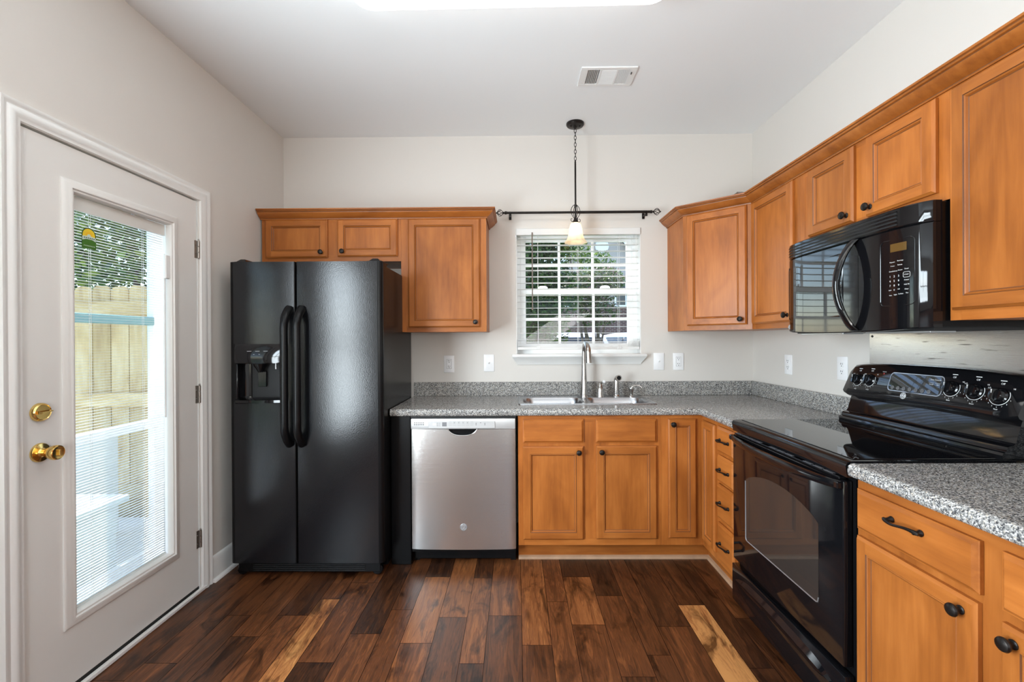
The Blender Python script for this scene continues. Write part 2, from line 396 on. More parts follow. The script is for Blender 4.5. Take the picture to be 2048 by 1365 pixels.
b_ = MB(); b_.box((XL - .14, -3.6, H), (1.85, 3.38, H + .1), 'ceiling_paint'); struct(b_, 'ceiling')
WX0, WX1, WZ0, WZ1 = 0.0, .897, 1.215, 2.118       # window opening in the back wall
b_ = MB()
b_.box((XL - .14, D, 0), (WX0, D + .14, H), 'wall_paint').box((WX1, D, 0), (XR + .14, D + .14, H), 'wall_paint')
b_.box((WX0, D, 0), (WX1, D + .14, WZ0), 'wall_paint').box((WX0, D, WZ1), (WX1, D + .14, H), 'wall_paint'); struct(b_, 'wall_back')
b_ = MB(); b_.box((XR, -3.6, 0), (XR + .14, D, H), 'wall_paint'); struct(b_, 'wall_right')
DY0, DY1, DZ1 = 1.492, 2.352, 2.072                 # door opening in the left wall
b_ = MB()
VY0, VY1, VZ0, VZ1 = -.34, 1.0, .46, 2.14            # second opening in the left wall, beside the photographer
b_.box((XL - .14, VY1, 0), (XL, DY0, H), 'wall_paint').box((XL - .14, DY1, 0), (XL, D, H), 'wall_paint').box((XL - .14, DY0, DZ1), (XL, DY1, H), 'wall_paint')
b_.box((XL - .14, -3.6, 0), (XL, VY0, H), 'wall_paint').box((XL - .14, VY0, 0), (XL, VY1, VZ0), 'wall_paint').box((XL - .14, VY0, VZ1), (XL, VY1, H), 'wall_paint'); struct(b_, 'wall_left')
b_ = MB(); ringbox(b_, XL - .10, XL - .02, VY0, VY1, VZ0, VZ1, VY0 + .05, VY1 - .05, VZ0 + .05, VZ1 - .05, 'vinyl_white'); b_.box((XL - .045, VY0 + .05, 1.27), (XL - .02, VY1 - .05, 1.32), 'vinyl_white').box((XL - .045, .32, VZ0 + .05), (XL - .02, .34, VZ1 - .05), 'vinyl_white'); struct(b_, 'window_2')
b_ = MB()
xs = XL - .14
for (a0, a1, z0, z1) in [(.05, 1.45, .75, 2.25)]:
    b_.box((xs, -3.6, 0), (a0, -3.46, H), 'wall_paint'); b_.box((a0, -3.6, 0), (a1, -3.46, z0), 'wall_paint'); b_.box((a0, -3.6, z1), (a1, -3.46, H), 'wall_paint'); xs = a1
b_.box((xs, -3.6, 0), (XR + .14, -3.46, H), 'wall_paint'); struct(b_, 'wall_rear')
b_ = MB(); b_.box((-.98, -3.459, .005), (-.22, -3.42, 2.04), 'dark_slab', .003)  # added unseen dark slab, put there for its reflection in the dishwasher
for z0_, z1_ in ((.25, .95), (1.08, 1.88)): b_.box((-.84, -3.42, z0_), (-.36, -3.412, z1_), 'dark_slab', .004)
struct(b_, 'dark_reflection_slab')

# baseboard and shoe left wall (between the door casing and the refrigerator)
b_ = MB(); b_.sweep([(XL, 3.2), (XL, 2.424)], [(0, 0), (-.013, 0), (-.013, .115), (-.009, .128), (-.005, .135), (0, .138)], 'white_trim'); struct(b_, 'baseboard_left')
b_ = MB(); b_.sweep([(XL + .013, 3.2), (XL + .013, 2.43)], [(0, 0), (-.016, 0), (-.015, .008), (-.010, .014), (0, .018)], 'white_trim'); struct(b_, 'trim_5')

# door casing
b_ = MB()
cp = [(0, 0), (0, .006), (.004, .011), (.016, .012), (.024, .017), (.036, .0175), (.046, .012), (.052, .013), (.058, .017), (.066, .0175), (.068, 0)]
Y0c, Y1c, Z1c = 1.500, 2.358, 2.060
def cas(off):   # corner path with outward offset
    return [(Y0c - off, 0), (Y0c - off, Z1c + off), (Y1c + off, Z1c + off), (Y1c + off, 0)]
rings = []
for k in range(4):
    rings.append([(XL + h_, cas(o)[k][0], cas(o)[k][1]) for (o, h_) in cp])
b_.loft(rings, 'white_trim'); struct(b_, 'trim_1')
# jamb, stop and threshold
b_ = MB()
b_.box((XL - .14, DY0, 0), (XL, Y0c + .002, DZ1), 'white_trim').box((XL - .14, Y1c - .010, 0), (XL, DY1, DZ1), 'white_trim').box((XL - .14, DY0, Z1c), (XL, DY1, DZ1), 'white_trim')
struct(b_, 'trim_2')
b_ = MB(); b_.box((XL - .16, DY0, 0), (XL + .004, DY1, .012), 'white_trim').box((XL, DY0 - .06, 0), (XL + .018, DY1 + .03, .020), 'white_trim', .004); struct(b_, 'trim_3')

# ------------------------------------------------------------------ entry door
SX = XL - .004       # room side face of the slab
door = MB()
SY0, SY1, SZ0, SZ1 = 1.508, 2.344, .030, 2.054
GY0, GY1, GZ0, GZ1 = 1.668, 2.178, .275, 1.902
ringbox(door, SX - .044, SX, SY0, SY1, SZ0, SZ1, GY0, GY1, GZ0, GZ1, 'door_paint')
d1 = door.build('door_1'); d1['kind'] = 'structure'; d1['label'] = 'white exterior door with a full glass lite and brass knob'
lf = MB()   # raised glass frame: stepped profile
prof = [(-.028, 0), (-.028, .005), (-.020, .010), (-.012, .011), (-.006, .015), (.004, .0155), (.008, .010), (.014, .0095), (.018, .004), (.020, -.016)]
rings = []
for (o, h_) in prof: rings.append([(SX + h_, GY0 + o, GZ0 + o), (SX + h_, GY1 - o, GZ0 + o), (SX + h_, GY1 - o, GZ1 - o), (SX + h_, GY0 + o, GZ1 - o)])
lf.loft(rings, 'door_paint', cap=False); lf.build('lite_frame', d1)
gy0, gy1, gz0, gz1 = GY0 + .018, GY1 - .018, GZ0 + .018, GZ1 - .018
for xg in (SX - .013, SX - .036):
    g = MB(); g.box((xg - .002, gy0 - .006, gz0 - .006), (xg + .002, gy1 + .006, gz1 + .006), 'window_glass'); g.build('glass_pane', d1, smooth=0)
sl = MB(); z = gz0 + .012; rr_ = random.Random(5)
while z < gz1 - .03:
    y0s, y1s = gy0 + .004, gy1 - .012; xa, xb = SX - .031, SX - .019; tl = .0006 * rr_.uniform(-1, 1)
    sl.box((xa, y0s, z), (xb, y1s, z + .0005), 'slat_aluminium'); z += .0113
sl.build('blind_slats', d1, smooth=0)
hd = MB(); hd.box((SX - .032, gy0 + .004, gz1 - .055), (SX - .018, gy1 - .004, gz1 - .002), 'door_paint').box((SX - .032, gy0 + .008, gz0), (SX - .018, gy1 - .010, gz0 + .010), 'slat_aluminium'); hd.build('blind_rails', d1)
hd = MB()
for yy in (gy0 + .09, gy0 + .098, gy1 - .13, gy1 - .122): hd.tube([(SX - .025, yy, gz0), (SX - .025, yy, gz1 - .05)], .0007, 'slat_white', 5)
hd.build('blind_cords', d1)
tk = MB(); tk.box((SX - .012, gy1 - .026, .955), (SX - .004, gy1 - .017, 1.74), 'vinyl_white', .002).box((SX - .008, gy1 - .030, 1.62), (SX + .006, gy1 - .002, 1.735), 'vinyl_white', .004); tk.build('blind_slider', d1)
sw = MB(); sw.box((SX - .040, SY0, .013), (SX + .0015, SY1, .030), 'rubber'); sw.build('door_sweep', d1)
for zc in (1.802, 1.040, .277):
    h_ = MB(); h_.box((SX - .002, 2.330, zc - .046), (SX + .002, 2.346, zc + .046), 'hinge_nickel')
    for k in range(3): h_.lathe([(.0001, 0), (.0062, .001), (.0062, .0295), (.0001, .0305)], (SX + .007, 2.351, zc - .046 + .0307 * k), (0, 0, 1), 'hinge_nickel', 12)
    h_.lathe([(.0001, 0), (.004, 0), (.0045, .005), (.002, .009), (.0001, .010)], (SX + .007, 2.351, zc + .046), (0, 0, 1), 'hinge_nickel', 10)
    for q in (-.022, .022): h_.lathe([(.004, 0), (.0035, .004), (.001, .005)], (SX + .002, 2.335, zc + q), (1, 0, 0), 'hinge_nickel', 8)
    h_.build('hinge', d1)
kb = MB(); kb.lathe([(.0335, 0), (.0335, .004), (.031, .008), (.016, .011), (.0125, .015), (.0125, .026), (.020, .036), (.0255, .052), (.0262, .062), (.0245, .067), (.022, .0685), (.013, .0675), (.0001, .0675)], (SX, 1.562, .930), (1, 0, 0), 'brass', 32)
kb.box((SX + .066, 1.5595, .920), (SX + .074, 1.5645, .940), 'brass', .001); kb.build('door_knob', d1)
kb = MB(); kb.lathe([(.0325, 0), (.0325, .008), (.030, .013), (.027, .016), (.025, .0145), (.0001, .0145)], (SX, 1.562, 1.072), (1, 0, 0), 'brass', 32)
kb.loft([[(SX + .014, 1.562 + a, 1.072 + c) for a, c in ((-.02, -.006), (.02, .000), (.02, .006), (-.02, .006))], [(SX + .030, 1.562 + a, 1.072 + c) for a, c in ((-.016, -.003), (.020, .001), (.020, .004), (-.016, .003))]], 'brass'); kb.build('deadbolt', d1)
lp = MB(); lp.box((SX - .03, SY0 - .003, .905), (SX - .004, SY0 + .0005, .955), 'brass'); lp.build('latch_plate', d1)

# decal on the door glass
sx = SX - .0105
def arch(hw, zb, zs, n=16):
    c = 1.775; pts = [(sx, 0, 0)]
    return [(-hw, zb), (hw, zb)] + [(hw * math.cos(math.pi * k / n), zs + hw * 1.0 * math.sin(math.pi * k / n)) for k in range(n + 1)]
YC, ZB = 1.762, 1.688
def decal(poly, m, lift): 
    st.f([st.v((sx + lift, YC + a, ZB + c)) for a, c in poly], m)
st = MB()
decal([(-.030, .0), (.030, .0), (.030, .052)] + [(.030 * math.cos(math.pi * k / 14), .052 + .030 * math.sin(math.pi * k / 14)) for k in range(1, 14)] + [(-.030, .052)], 'sticker_dark', 0)
decal([(-.026, .046), (.026, .046)] + [(.026 * math.cos(math.pi * k / 14), .052 + .026 * math.sin(math.pi * k / 14)) for k in range(0, 15)], 'sticker_yellow', .0002)
for k in range(9):
    a = math.pi * (k + .5) / 9
    decal([(.010 * math.cos(a - .12), .050 + .010 * math.sin(a - .12)), (.010 * math.cos(a + .12), .050 + .010 * math.sin(a + .12)), (.022 * math.cos(a), .050 + .022 * math.sin(a))], 'sticker_orange', .0004)
decal([(.008 * math.cos(math.pi * k / 8), .047 + .009 * math.sin(math.pi * k / 8)) for k in range(9)], 'sticker_pale', .0006)
decal([(-.028, .028), (.028, .028), (.028, .046), (.0, .050), (-.028, .046)], 'sticker_pale', .0007)
decal([(-.029, .001), (.029, .001), (.029, .030), (.012, .036), (-.012, .036), (-.029, .030)], 'sticker_green', .0009)
for k in range(8): decal([(-.022 + k * .006, .008), (-.019 + k * .006, .008), (-.019 + k * .006, .012), (-.022 + k * .006, .012)], 'sticker_pale', .0011)
for k in range(6): decal([(-.022 + k * .008, .039), (-.017 + k * .008, .039), (-.017 + k * .008, .043), (-.022 + k * .008, .043)], 'sticker_dark', .0011)
so = st.build('window_sticker', smooth=0, recalc=False); so['label'] = 'green and yellow arched sunburst sticker on the door glass'; so['category'] = 'sticker'

# ------------------------------------------------------------------ porch frame outside the entry door
pf_ = thing('porch_frame', 'white glazed porch frame outside the entry door', 'porch frame', (-2.15, 2.25, -.02))
sd_ = MB(); X0, X1 = -2.18, -2.14
sd_.box((X0, 1.62, -.019), (X1, 1.72, 2.45), 'storm_white', .003).box((X0, 2.63, -.019), (X1, 2.76, 2.45), 'storm_white', .003).box((X0, 1.72, 2.37), (X1, 2.63, 2.45), 'storm_white').box((X0, 1.72, -.019), (X1, 2.63, .10), 'storm_white').box((X0 - .006, 1.72, .815), (X1 + .012, 2.63, .862), 'storm_white', .004); sd_.build('frame', pf_)
q = MB(); q.box((X0 - .004, 1.715, 1.415), (X1 + .004, 2.635, 1.462), 'storm_shaded', .004); q.build('mid_rail', pf_)
for za, zb in ((.10, .815), (.862, 1.415), (1.462, 2.37)):
    q = MB(); q.box((X0 + .014, 1.72, za), (X0 + .018, 2.63, zb), 'storm_glass'); q.build('glass_pane', pf_, smooth=0)

# ------------------------------------------------------------------ window
b_ = MB()
b_.box((WX0 + .0005, D + .0855, WZ0 + .0005), (WX0 + .035, D + .15, WZ1), 'vinyl_white').box((WX1 - .035, D + .0855, WZ0 + .0005), (WX1 - .0005, D + .15, WZ1), 'vinyl_white').box((WX0 + .035, D + .085, WZ1 - .035), (WX1 - .035, D + .15, WZ1), 'vinyl_white').box((WX0 + .035, D + .085, WZ0), (WX1 - .035, D + .15, WZ0 + .035), 'vinyl_white')
b_.box((WX0 + .0005, D + .0005, WZ0 + .0005), (WX0 + .006, D + .085, WZ1 - .0005), 'white_trim').box((WX1 - .006, D + .0005, WZ0 + .0005), (WX1 - .0005, D + .085, WZ1 - .0005), 'white_trim')
w1 = b_.build('window_1'); w1['kind'] = 'structure'; w1['label'] = 'white double hung window with grilles above the sink'
def sash(y, z0, z1, nm):
    x0, x1 = WX0 + .035, WX1 - .035; s_ = MB(); fw = .038
    s_.box((x0, y, z0), (x0 + fw, y + .028, z1), 'vinyl_white', .002).box((x1 - fw, y, z0), (x1, y + .028, z1), 'vinyl_white', .002).box((x0 + fw, y, z0), (x1 - fw, y + .028, z0 + .042), 'vinyl_white', .002).box((x0 + fw, y, z1 - .042), (x1 - fw, y + .028, z1), 'vinyl_white', .002)
    ww = (x1 - x0 - 2 * fw) / 3
    for k in (1, 2): s_.box((x0 + fw + ww * k - .009, y + .008, z0 + .04), (x0 + fw + ww * k + .009, y + .020, z1 - .04), 'vinyl_white')
    zm = (z0 + z1) / 2; s_.box((x0 + fw - .001, y + .0088, zm - .009), (x1 - fw + .001, y + .0192, zm + .009), 'vinyl_white')
    so = s_.build('sash', w1)
    g = MB(); g.box((x0 + fw - .004, y + .012, z0 + .038), (x1 - fw + .004, y + .016, z1 - .038), 'window_glass'); g.build('glass_pane', so, smooth=0)
    return so
sash(D + .122, 1.655, WZ1 - .03, 'upper'); lo = sash(D + .090, WZ0 + .03, 1.695, 'lower')
for xc in (.20, .66):
    q = MB(); q.lathe([(.0001, 0), (.036, 0), (.036, .010), (.026, .018), (.0001, .022)], (xc, D + .104, 1.695), (0, 0, 1), 'vinyl_white', 18); q.box((xc - .012, D + .078, 1.699), (xc + .012, D + .10, 1.711), 'vinyl_white', .003); q.build('sash_lock', lo)
# stool and apron with mitred returns
b_ = MB(); b_.box((WX0 - .028, D - .05, WZ0 - .022), (WX1 + .030, D, WZ0), 'white_trim', .005, 2).box((WX0 + .001, D + .0005, WZ0 - .019), (WX1 - .001, D + .088, WZ0 + .0003), 'white_trim')
ap = [(0, WZ0 - .075), (.008, WZ0 - .075), (.010, WZ0 - .066), (.030, WZ0 - .036), (.040, WZ0 - .024), (.040, WZ0 - .021), (0, WZ0 - .021)]
b_.sweep([(WX0 + .012, D), (WX0 + .012, D - .0005), (WX1 - .012, D - .0005), (WX1 - .012, D)], [(-o, z) for o, z in ap] if False else ap, 'white_trim'); struct(b_, 'trim_4')

# ================================================================== window dressing and wall bits
bl = thing('window_blind', 'white two inch slatted blind over the window above the sink', 'blind', ((WX0 + WX1) / 2, D + .03, WZ0 + .02))
q = MB(); q.box((WX0 + .004, D - .012, 2.068), (WX1 - .004, D + .006, WZ1 - .002), 'slat_white', .003).box((WX0 + .01, D + .006, 2.075), (WX1 - .01, D + .06, WZ1 - .004), 'slat_white'); q.build('headrail', bl)
q = MB(); z = 1.318
while z < 2.06:
    q.box((WX0 + .012, D + .010, z), (WX1 - .012, D + .052, z + .0022), 'slat_white'); z += .0455
for k in range(7): q.box((WX0 + .012, D + .008, 1.270 + k * .0052), (WX1 - .012, D + .056, 1.2728 + k * .0052), 'slat_white')
q.build('slats', bl, smooth=0)
q = MB(); q.box((WX0 + .010, D + .006, 1.245), (WX1 - .010, D + .058, 1.266), 'slat_white', .002); q.build('bottom_rail', bl)
q = MB()
for xc in (.16, .45, .745):
    for yy in (D + .006, D + .058): q.tube([(xc, yy, 1.25), (xc, yy, 2.08)], .0011, 'slat_white', 5)
    q.box((xc - .013, D + .002, 1.248), (xc + .013, D + .006, 1.276), 'slat_white', .001)
q.build('ladder_cords', bl)
q = MB(); q.tube([(.118, D - .018, 2.085), (.118, D - .018, 1.545)], .0042, 'wand_brown', 8); q.box((.112, D - .024, 1.53), (.124, D - .012, 1.55), 'wand_brown', .002); q.build('tilt_wand', bl)
q = MB(); q.tube([(.86, D + .002, 2.07), (.862, D + .0, 1.62)], .0014, 'slat_white', 5).tube([(.868, D + .002, 2.07), (.869, D + .0, 1.62)], .0014, 'slat_white', 5); q.build('lift_cord', bl)

rd = thing('curtain_rod', 'dark bronze curtain rod with cage finials above the window', 'curtain rod', (.44, D - .08, 2.208))
q = MB(); yr, zr = D - .08, 2.209
q.tube([(-.065, yr, zr), (.42, yr, zr)], .0082, 'oil_bronze', 14).tube([(.42, yr, zr), (.945, yr, zr)], .0095, 'oil_bronze', 14); q.build('rod', rd)
for sgn, xe in ((-1, -.065), (1, .945)):
    q = MB(); q.lathe([(.008, -.01), (.011, 0), (.011, .010), (.006, .013), (.006, .018), (.010, .021), (.004, .026), (.0001, .028)], (xe, yr, zr), (sgn, 0, 0), 'oil_bronze', 14)
    for k in range(6):
        pts = []
        for i in range(13):
            u_ = i / 12; a = 2 * math.pi * k / 6 + u_ * 1.2; rr0 = .021 * math.sin(math.pi * u_) ** .8 + .002
            pts.append((xe + sgn * (.022 + .042 * u_), yr + rr0 * math.cos(a), zr + rr0 * math.sin(a)))
        q.tube(pts, .0019, 'oil_bronze', 6)
    q.lathe([(.004, 0), (.006, .004), (.004, .008), (.0001, .012)], (xe + sgn * .062, yr, zr), (sgn, 0, 0), 'oil_bronze', 10); q.build('finial', rd)
for xb in (-.038, .915):
    q = MB(); q.box((xb - .009, D - .008, zr - .030), (xb + .009, D, zr + .012), 'oil_bronze', .002).box((xb - .006, D - .088, zr - .017), (xb + .006, D, zr - .010), 'oil_bronze', .001)
    q.tube([(xb, yr + .013 * math.cos(a), zr + .013 * math.sin(a)) for a in [R(-200 + 22 * i) for i in range(11)]], .0035, 'oil_bronze', 6); q.box((xb - .008, D - .083, zr - .030), (xb + .008, D - .077, zr - .010), 'oil_bronze', .001); q.build('bracket', rd)

def plate(name, label, cat, kind, o, a, out, group=None):
    F = frame(o, a, out); r_ = thing(name, label, cat, o, group)
    q = MB(F); q.box((-.0375, 0, -.0615), (.0375, .006, .0615), 'plate_white', .0025, 2)
    for zz in ((-.042, .042) if kind != 'duplex' else (0,)): q.lathe([(.0032, 0), (.0028, .0012), (.0001, .0016)], (0, .006, zz), (0, 1, 0), 'plate_white', 10)
    q.build('cover_plate', r_)
    if kind == 'switch':
        q = MB(F); q.box((-.006, .006, -.013), (.006, .0075, .013), 'plate_white').loft([[(-.0045, .006, -.008), (.0045, .006, -.008), (.0045, .006, .006), (-.0045, .006, .006)], [(-.004, .019, .004), (.004, .019, .004), (.004, .019, .010), (-.004, .019, .010)]], 'plate_white'); q.build('toggle', r_)
    else:
        if kind == 'gfci':
            q = MB(F); q.box((-.0175, .006, -.034), (.0175, .0068, .034), 'slot_dark').box((-.0165, .006, -.033), (.0165, .0085, .033), 'plate_white', .001); q.box((-.007, .0085, .001), (.007, .0098, .005), 'plate_white').box((-.007, .0085, -.005), (.007, .0098, -.001), 'plate_white'); q.build('receptacle_face', r_)
        for zz in (-.0195, .0195):
            q = MB(F)
            if kind != 'gfci': q.lathe([(.0165, 0), (.0165, .0025), (.0001, .0026)], (0, .006, zz), (0, 1, 0), 'plate_white', 20)
            yb = .0087 if kind != 'gfci' else .0086
            q.box((-.0075, yb - .001, zz + .000), (-.0045, yb + .0004, zz + .009), 'slot_dark').box((.0045, yb - .001, zz + .000), (.0070, yb + .0004, zz + .008), 'slot_dark').lathe([(.0028, -.001), (.0028, .0004)], (0, yb, zz - .007), (0, 1, 0), 'slot_dark', 10); q.build('socket', r_)
    return r_
gw = 'outlet and switch plates above the counter'
plate('wall_outlet', 'white outlet on the back wall nearest the refrigerator', 'outlet', 'gfci', (-.483, D, 1.146), (1, 0, 0), (0, -1, 0), gw)
plate('light_switch', 'white toggle switch left of the window', 'light switch', 'switch', (-.196, D, 1.152), (1, 0, 0), (0, -1, 0), gw)
plate('light_switch', 'white toggle switch right of the window', 'light switch', 'switch', (1.022, D, 1.157), (1, 0, 0), (0, -1, 0), gw)
plate('wall_outlet', 'white outlet on the back wall beneath the corner cabinet', 'outlet', 'gfci', (1.161, D, 1.156), (1, 0, 0), (0, -1, 0), gw)
plate('wall_outlet', 'white outlet on the right wall nearest the room corner', 'outlet', 'duplex', (XR, 2.808, 1.155), (0, -1, 0), (-1, 0, 0), gw)
plate('wall_outlet', 'white outlet on the right wall beside the stove', 'outlet', 'duplex', (XR, 2.345, 1.160), (0, -1, 0), (-1, 0, 0), gw)

# ceiling vent
vn = thing('ceiling_vent', 'white slotted air vent in the ceiling', 'vent', (.512, 2.507, H))
q = MB(); ringv = (.360, .664, 2.418, 2.596); z0 = H - .008
q.box((.360, 2.418, z0), (.664, 2.440, H - .0005), 'white_trim', .002).box((.360, 2.574, z0), (.664, 2.596, H - .0005), 'white_trim', .002).box((.360, 2.44, z0), (.396, 2.574, H - .0005), 'white_trim').box((.628, 2.44, z0), (.664, 2.574, H - .0005), 'white_trim')
q.box((.464, 2.44, z0), (.474, 2.574, H - .0005), 'white_trim').box((.556, 2.44, z0), (.566, 2.574, H - .0005), 'white_trim'); q.build('frame', vn)
q = MB(); q.box((.396, 2.44, H - .0015), (.628, 2.574, H - .0008), 'decal_grey'); q.build('duct', vn)
q = MB()
for k in range(7):
    for xa, sg in ((.400, -1), (.570, 1)):
        xx = xa + k * .0092; q.loft([[(xx - .003 * sg, 2.44, H - .002), (xx + .003 * sg, 2.44, z0), (xx + .0042 * sg, 2.44, z0), (xx - .0018 * sg, 2.44, H - .002)], [(xx - .003 * sg, 2.574, H - .002), (xx + .003 * sg, 2.574, z0), (xx + .0042 * sg, 2.574, z0), (xx - .0018 * sg, 2.574, H - .002)]], 'white_trim')
for k in range(15):
    yy = 2.446 + k * .0088; q.loft([[(.474, yy - .003, H - .002), (.474, yy + .004, z0), (.474, yy + .0055, z0), (.474, yy - .0015, H - .002)], [(.556, yy - .003, H - .002), (.556, yy + .004, z0), (.556, yy + .0055, z0), (.556, yy - .0015, H - .002)]], 'white_trim')
q.build('louvers', vn, smooth=0)
q = MB(); q.box((.636, 2.460, z0 - .006), (.640, 2.475, z0), 'slot_dark'); q.build('damper_lever', vn)

# ceiling light
cl = thing('ceiling_light', 'long white cloud ceiling light at the top of the view', 'ceiling light', (-.02, 1.76, H))
q = MB()
def rrect(x0, x1, y0, y1, r, n=6):
    out = []
    for cx, cy, a0 in ((x1 - r, y1 - r, 0), (x0 + r, y1 - r, 90), (x0 + r, y0 + r, 180), (x1 - r, y0 + r, 270)):
        for k in range(n + 1):
            a = R(a0 + 90 * k / n); out.append((cx + r * math.cos(a), cy + r * math.sin(a)))
    return out
rings = []
for ins, zz in ((0, H - .012), (0, H - .04), (.012, H - .068), (.04, H - .088), (.09, H - .096)):
    rings.append([(x_, y_ - .0137 * (x_ + .02), zz) for x_, y_ in rrect(-.670 + ins, .635 - ins, 1.50 + ins, 1.906 - ins, max(.012, .075 - ins * .6))])
q.loft(rings, 'fixture_lens'); lens = q.build('lens', cl)
q = MB(); q.loft([[(x_, y_, zz) for x_, y_ in rrect(-.655, .62, 1.52, 1.885, .07)] for zz in (H - .013, H - .0005)], 'white_trim'); q.build('pan', cl)

# ================================================================== pendant
PX, PY = .408, 3.055
pd = thing('pendant_light', 'bronze pendant lamp with frosted bell shade before the window', 'pendant lamp', (PX, PY, H))
q = MB(); q.lathe([(.060, 0), (.060, -.010), (.054, -.018), (.030, -.024), (.010, -.026), (.008, -.036), (.0001, -.037)], (PX, PY, H), (0, 0, 1), 'oil_bronze', 28)
for dx in (-.03, .03): q.lathe([(.005, 0), (.005, .006), (.0001, .008)], (PX + dx, PY - .012, H - .022), (0, 0, -1), 'oil_bronze', 8)
q.build('canopy', pd)
q = MB(); z = H - .050
for k in range(10):
    pts = []
    for i in range(14):
        a = 2 * math.pi * i / 14; uu = .0075 * math.cos(a); pts.append((PX + (uu if k % 2 == 0 else .001), PY + (uu if k % 2 else 0), z + .0155 * math.sin(a)))
    q.tube(pts, .0019, 'oil_bronze', 6, cyc=True); z -= .0235
q.build('chain', pd)
q = MB(); q.lathe([(.0001, .012), (.0045, .010), (.0062, .0), (.0062, -.285), (.009, -.288), (.009, -.30), (.006, -.305), (.006, -.375), (.012, -.392), (.020, -.405), (.021, -.411), (.0001, -.412)], (PX, PY, 2.522), (0, 0, 1), 'oil_bronze', 16); q.build('stem', pd)
q = MB()
for a in (0, math.pi / 2, math.pi, 1.5 * math.pi):
    pts = []
    for (r_, z_) in ((.004, 2.233), (.016, 2.228), (.028, 2.212), (.034, 2.192), (.031, 2.172), (.021, 2.153), (.011, 2.140), (.010, 2.128), (.018, 2.119), (.028, 2.117), (.034, 2.124), (.034, 2.134), (.028, 2.139), (.024, 2.134)):
        pts.append((PX + r_ * math.cos(a + .3), PY + r_ * math.sin(a + .3), z_))
    q.tube(pts, .0022, 'oil_bronze', 6)
q.build('scroll_cage', pd)
q = MB()
sc_ = lambda u_, t_: 1 + (.06 * math.cos(2 * math.pi * u_ * 10) if t_ > .12 else (.03 * math.cos(2 * math.pi * u_ * 10) if t_ > .10 else 0))
P_ = [(.016, 0), (.030, .004), (.038, .018), (.043, .040), (.047, .070), (.052, .095), (.060, .115), (.070, .130), (.076, .136)]
q.lathe(P_ + [(r_ - .003, t_) for r_, t_ in P_[::-1][:-1]], (PX, PY, 2.112), (0, 0, -1), 'frosted_shade', 60, sc_); q.build('shade', pd)
q = MB(); q.lathe([(.0001, -.062), (.016, -.058), (.024, -.046), (.026, -.034), (.022, -.018), (.013, -.002), (.011, .02), (.0001, .02)], (PX, PY, 2.075), (0, 0, 1), 'bulb_glow', 18); q.build('bulb', pd)

# ================================================================== cabinets
WD = {'b': 'wood_x', 'r': 'wood_y', 'd': 'wood_x'}
def panel_door(F, a0, a1, z0, z1, parent, hw, knob=None, rail=.052, t_=.019, name='door'):
    q = MB(F); wv, wh = 'wood_z', hw
    def ring(i, y): return [(a0 + i, y, z0 + i), (a1 - i, y, z0 + i), (a1 - i, y, z1 - i), (a0 + i, y, z1 - i)]
    sides = [wh, wv, wh, wv]
    q.loft([ring(0, .0005), ring(0, t_ - .008), ring(.003, t_ - .006), ring(.008, t_)], wv, cap=False, sides=sides)
    i0, i1 = .008, rail - .010
    q.quad([(a0 + i0, t_, z0 + i0), (a0 + i1, t_, z0 + i0), (a0 + i1, t_, z1 - i0), (a0 + i0, t_, z1 - i0)], wv)
    q.quad([(a1 - i1, t_, z0 + i0), (a1 - i0, t_, z0 + i0), (a1 - i0, t_, z1 - i0), (a1 - i1, t_, z1 - i0)], wv)
    q.quad([(a0 + i1, t_, z0 + i0), (a1 - i1, t_, z0 + i0), (a1 - i1, t_, z0 + i1), (a0 + i1, t_, z0 + i1)], wh)
    q.quad([(a0 + i1, t_, z1 - i1), (a1 - i1, t_, z1 - i1), (a1 - i1, t_, z1 - i0), (a0 + i1, t_, z1 - i0)], wh)
    q.loft([ring(i1, t_), ring(i1 + .0022, t_ - .0025)], 'wood_glaze', cap=False)
    q.loft([ring(i1 + .0022, t_ - .0025), ring(i1 + .0045, t_ - .001), ring(i1 + .007, t_ - .003), ring(i1 + .010, t_ - .009)], wv, cap=False, sides=sides)
    q.loft([ring(i1 + .010, t_ - .009), ring(i1 + .0122, t_ - .010)], 'wood_glaze', cap=False)
    q.quad(ring(i1 + .0122, t_ - .010), wv)
    q.quad(ring(0, .0005)[::-1], wv)
    d = q.build(name, parent, smooth=20, recalc=False)
    fix_normals(d, Vector((F[0][1], F[1][1], 0)))
    if knob: knob_at(F, knob[0], t_, knob[1], d)
    return d
def fix_normals(ob, out):
    bm = bmesh.new(); bm.from_mesh(ob.data); bmesh.ops.remove_doubles(bm, verts=bm.verts, dist=1e-5); bm.normal_update()
    c = sum((v.co for v in bm.verts), Vector()) / len(bm.verts); lo = min(v.co.dot(out) for v in bm.verts); fl = []
    for f in bm.faces:
        d = f.normal.dot(out); m_ = f.calc_center_median()
        if abs(d) > .02: want = -1 if (m_.dot(out) - lo) < 1e-4 else 1; bad = d * want < 0
        else: bad = f.normal.dot(m_ - c) < 0
        if bad: fl.append(f)
    bmesh.ops.reverse_faces(bm, faces=fl); bm.to_mesh(ob.data); bm.free()
    ob.data.set_sharp_from_angle(angle=R(20))
def knob_at(F, a, y, z, parent):
    k = MB(F); k.lathe([(.0105, 0), (.0105, .002), (.006, .005), (.0055, .012), (.009, .016), (.0150, .019), (.0158, .0225), (.014, .0265), (.009, .029), (.0001, .030)], (a, y, z), (0, 1, 0), 'oil_bronze', 20); k.build('knob', parent)
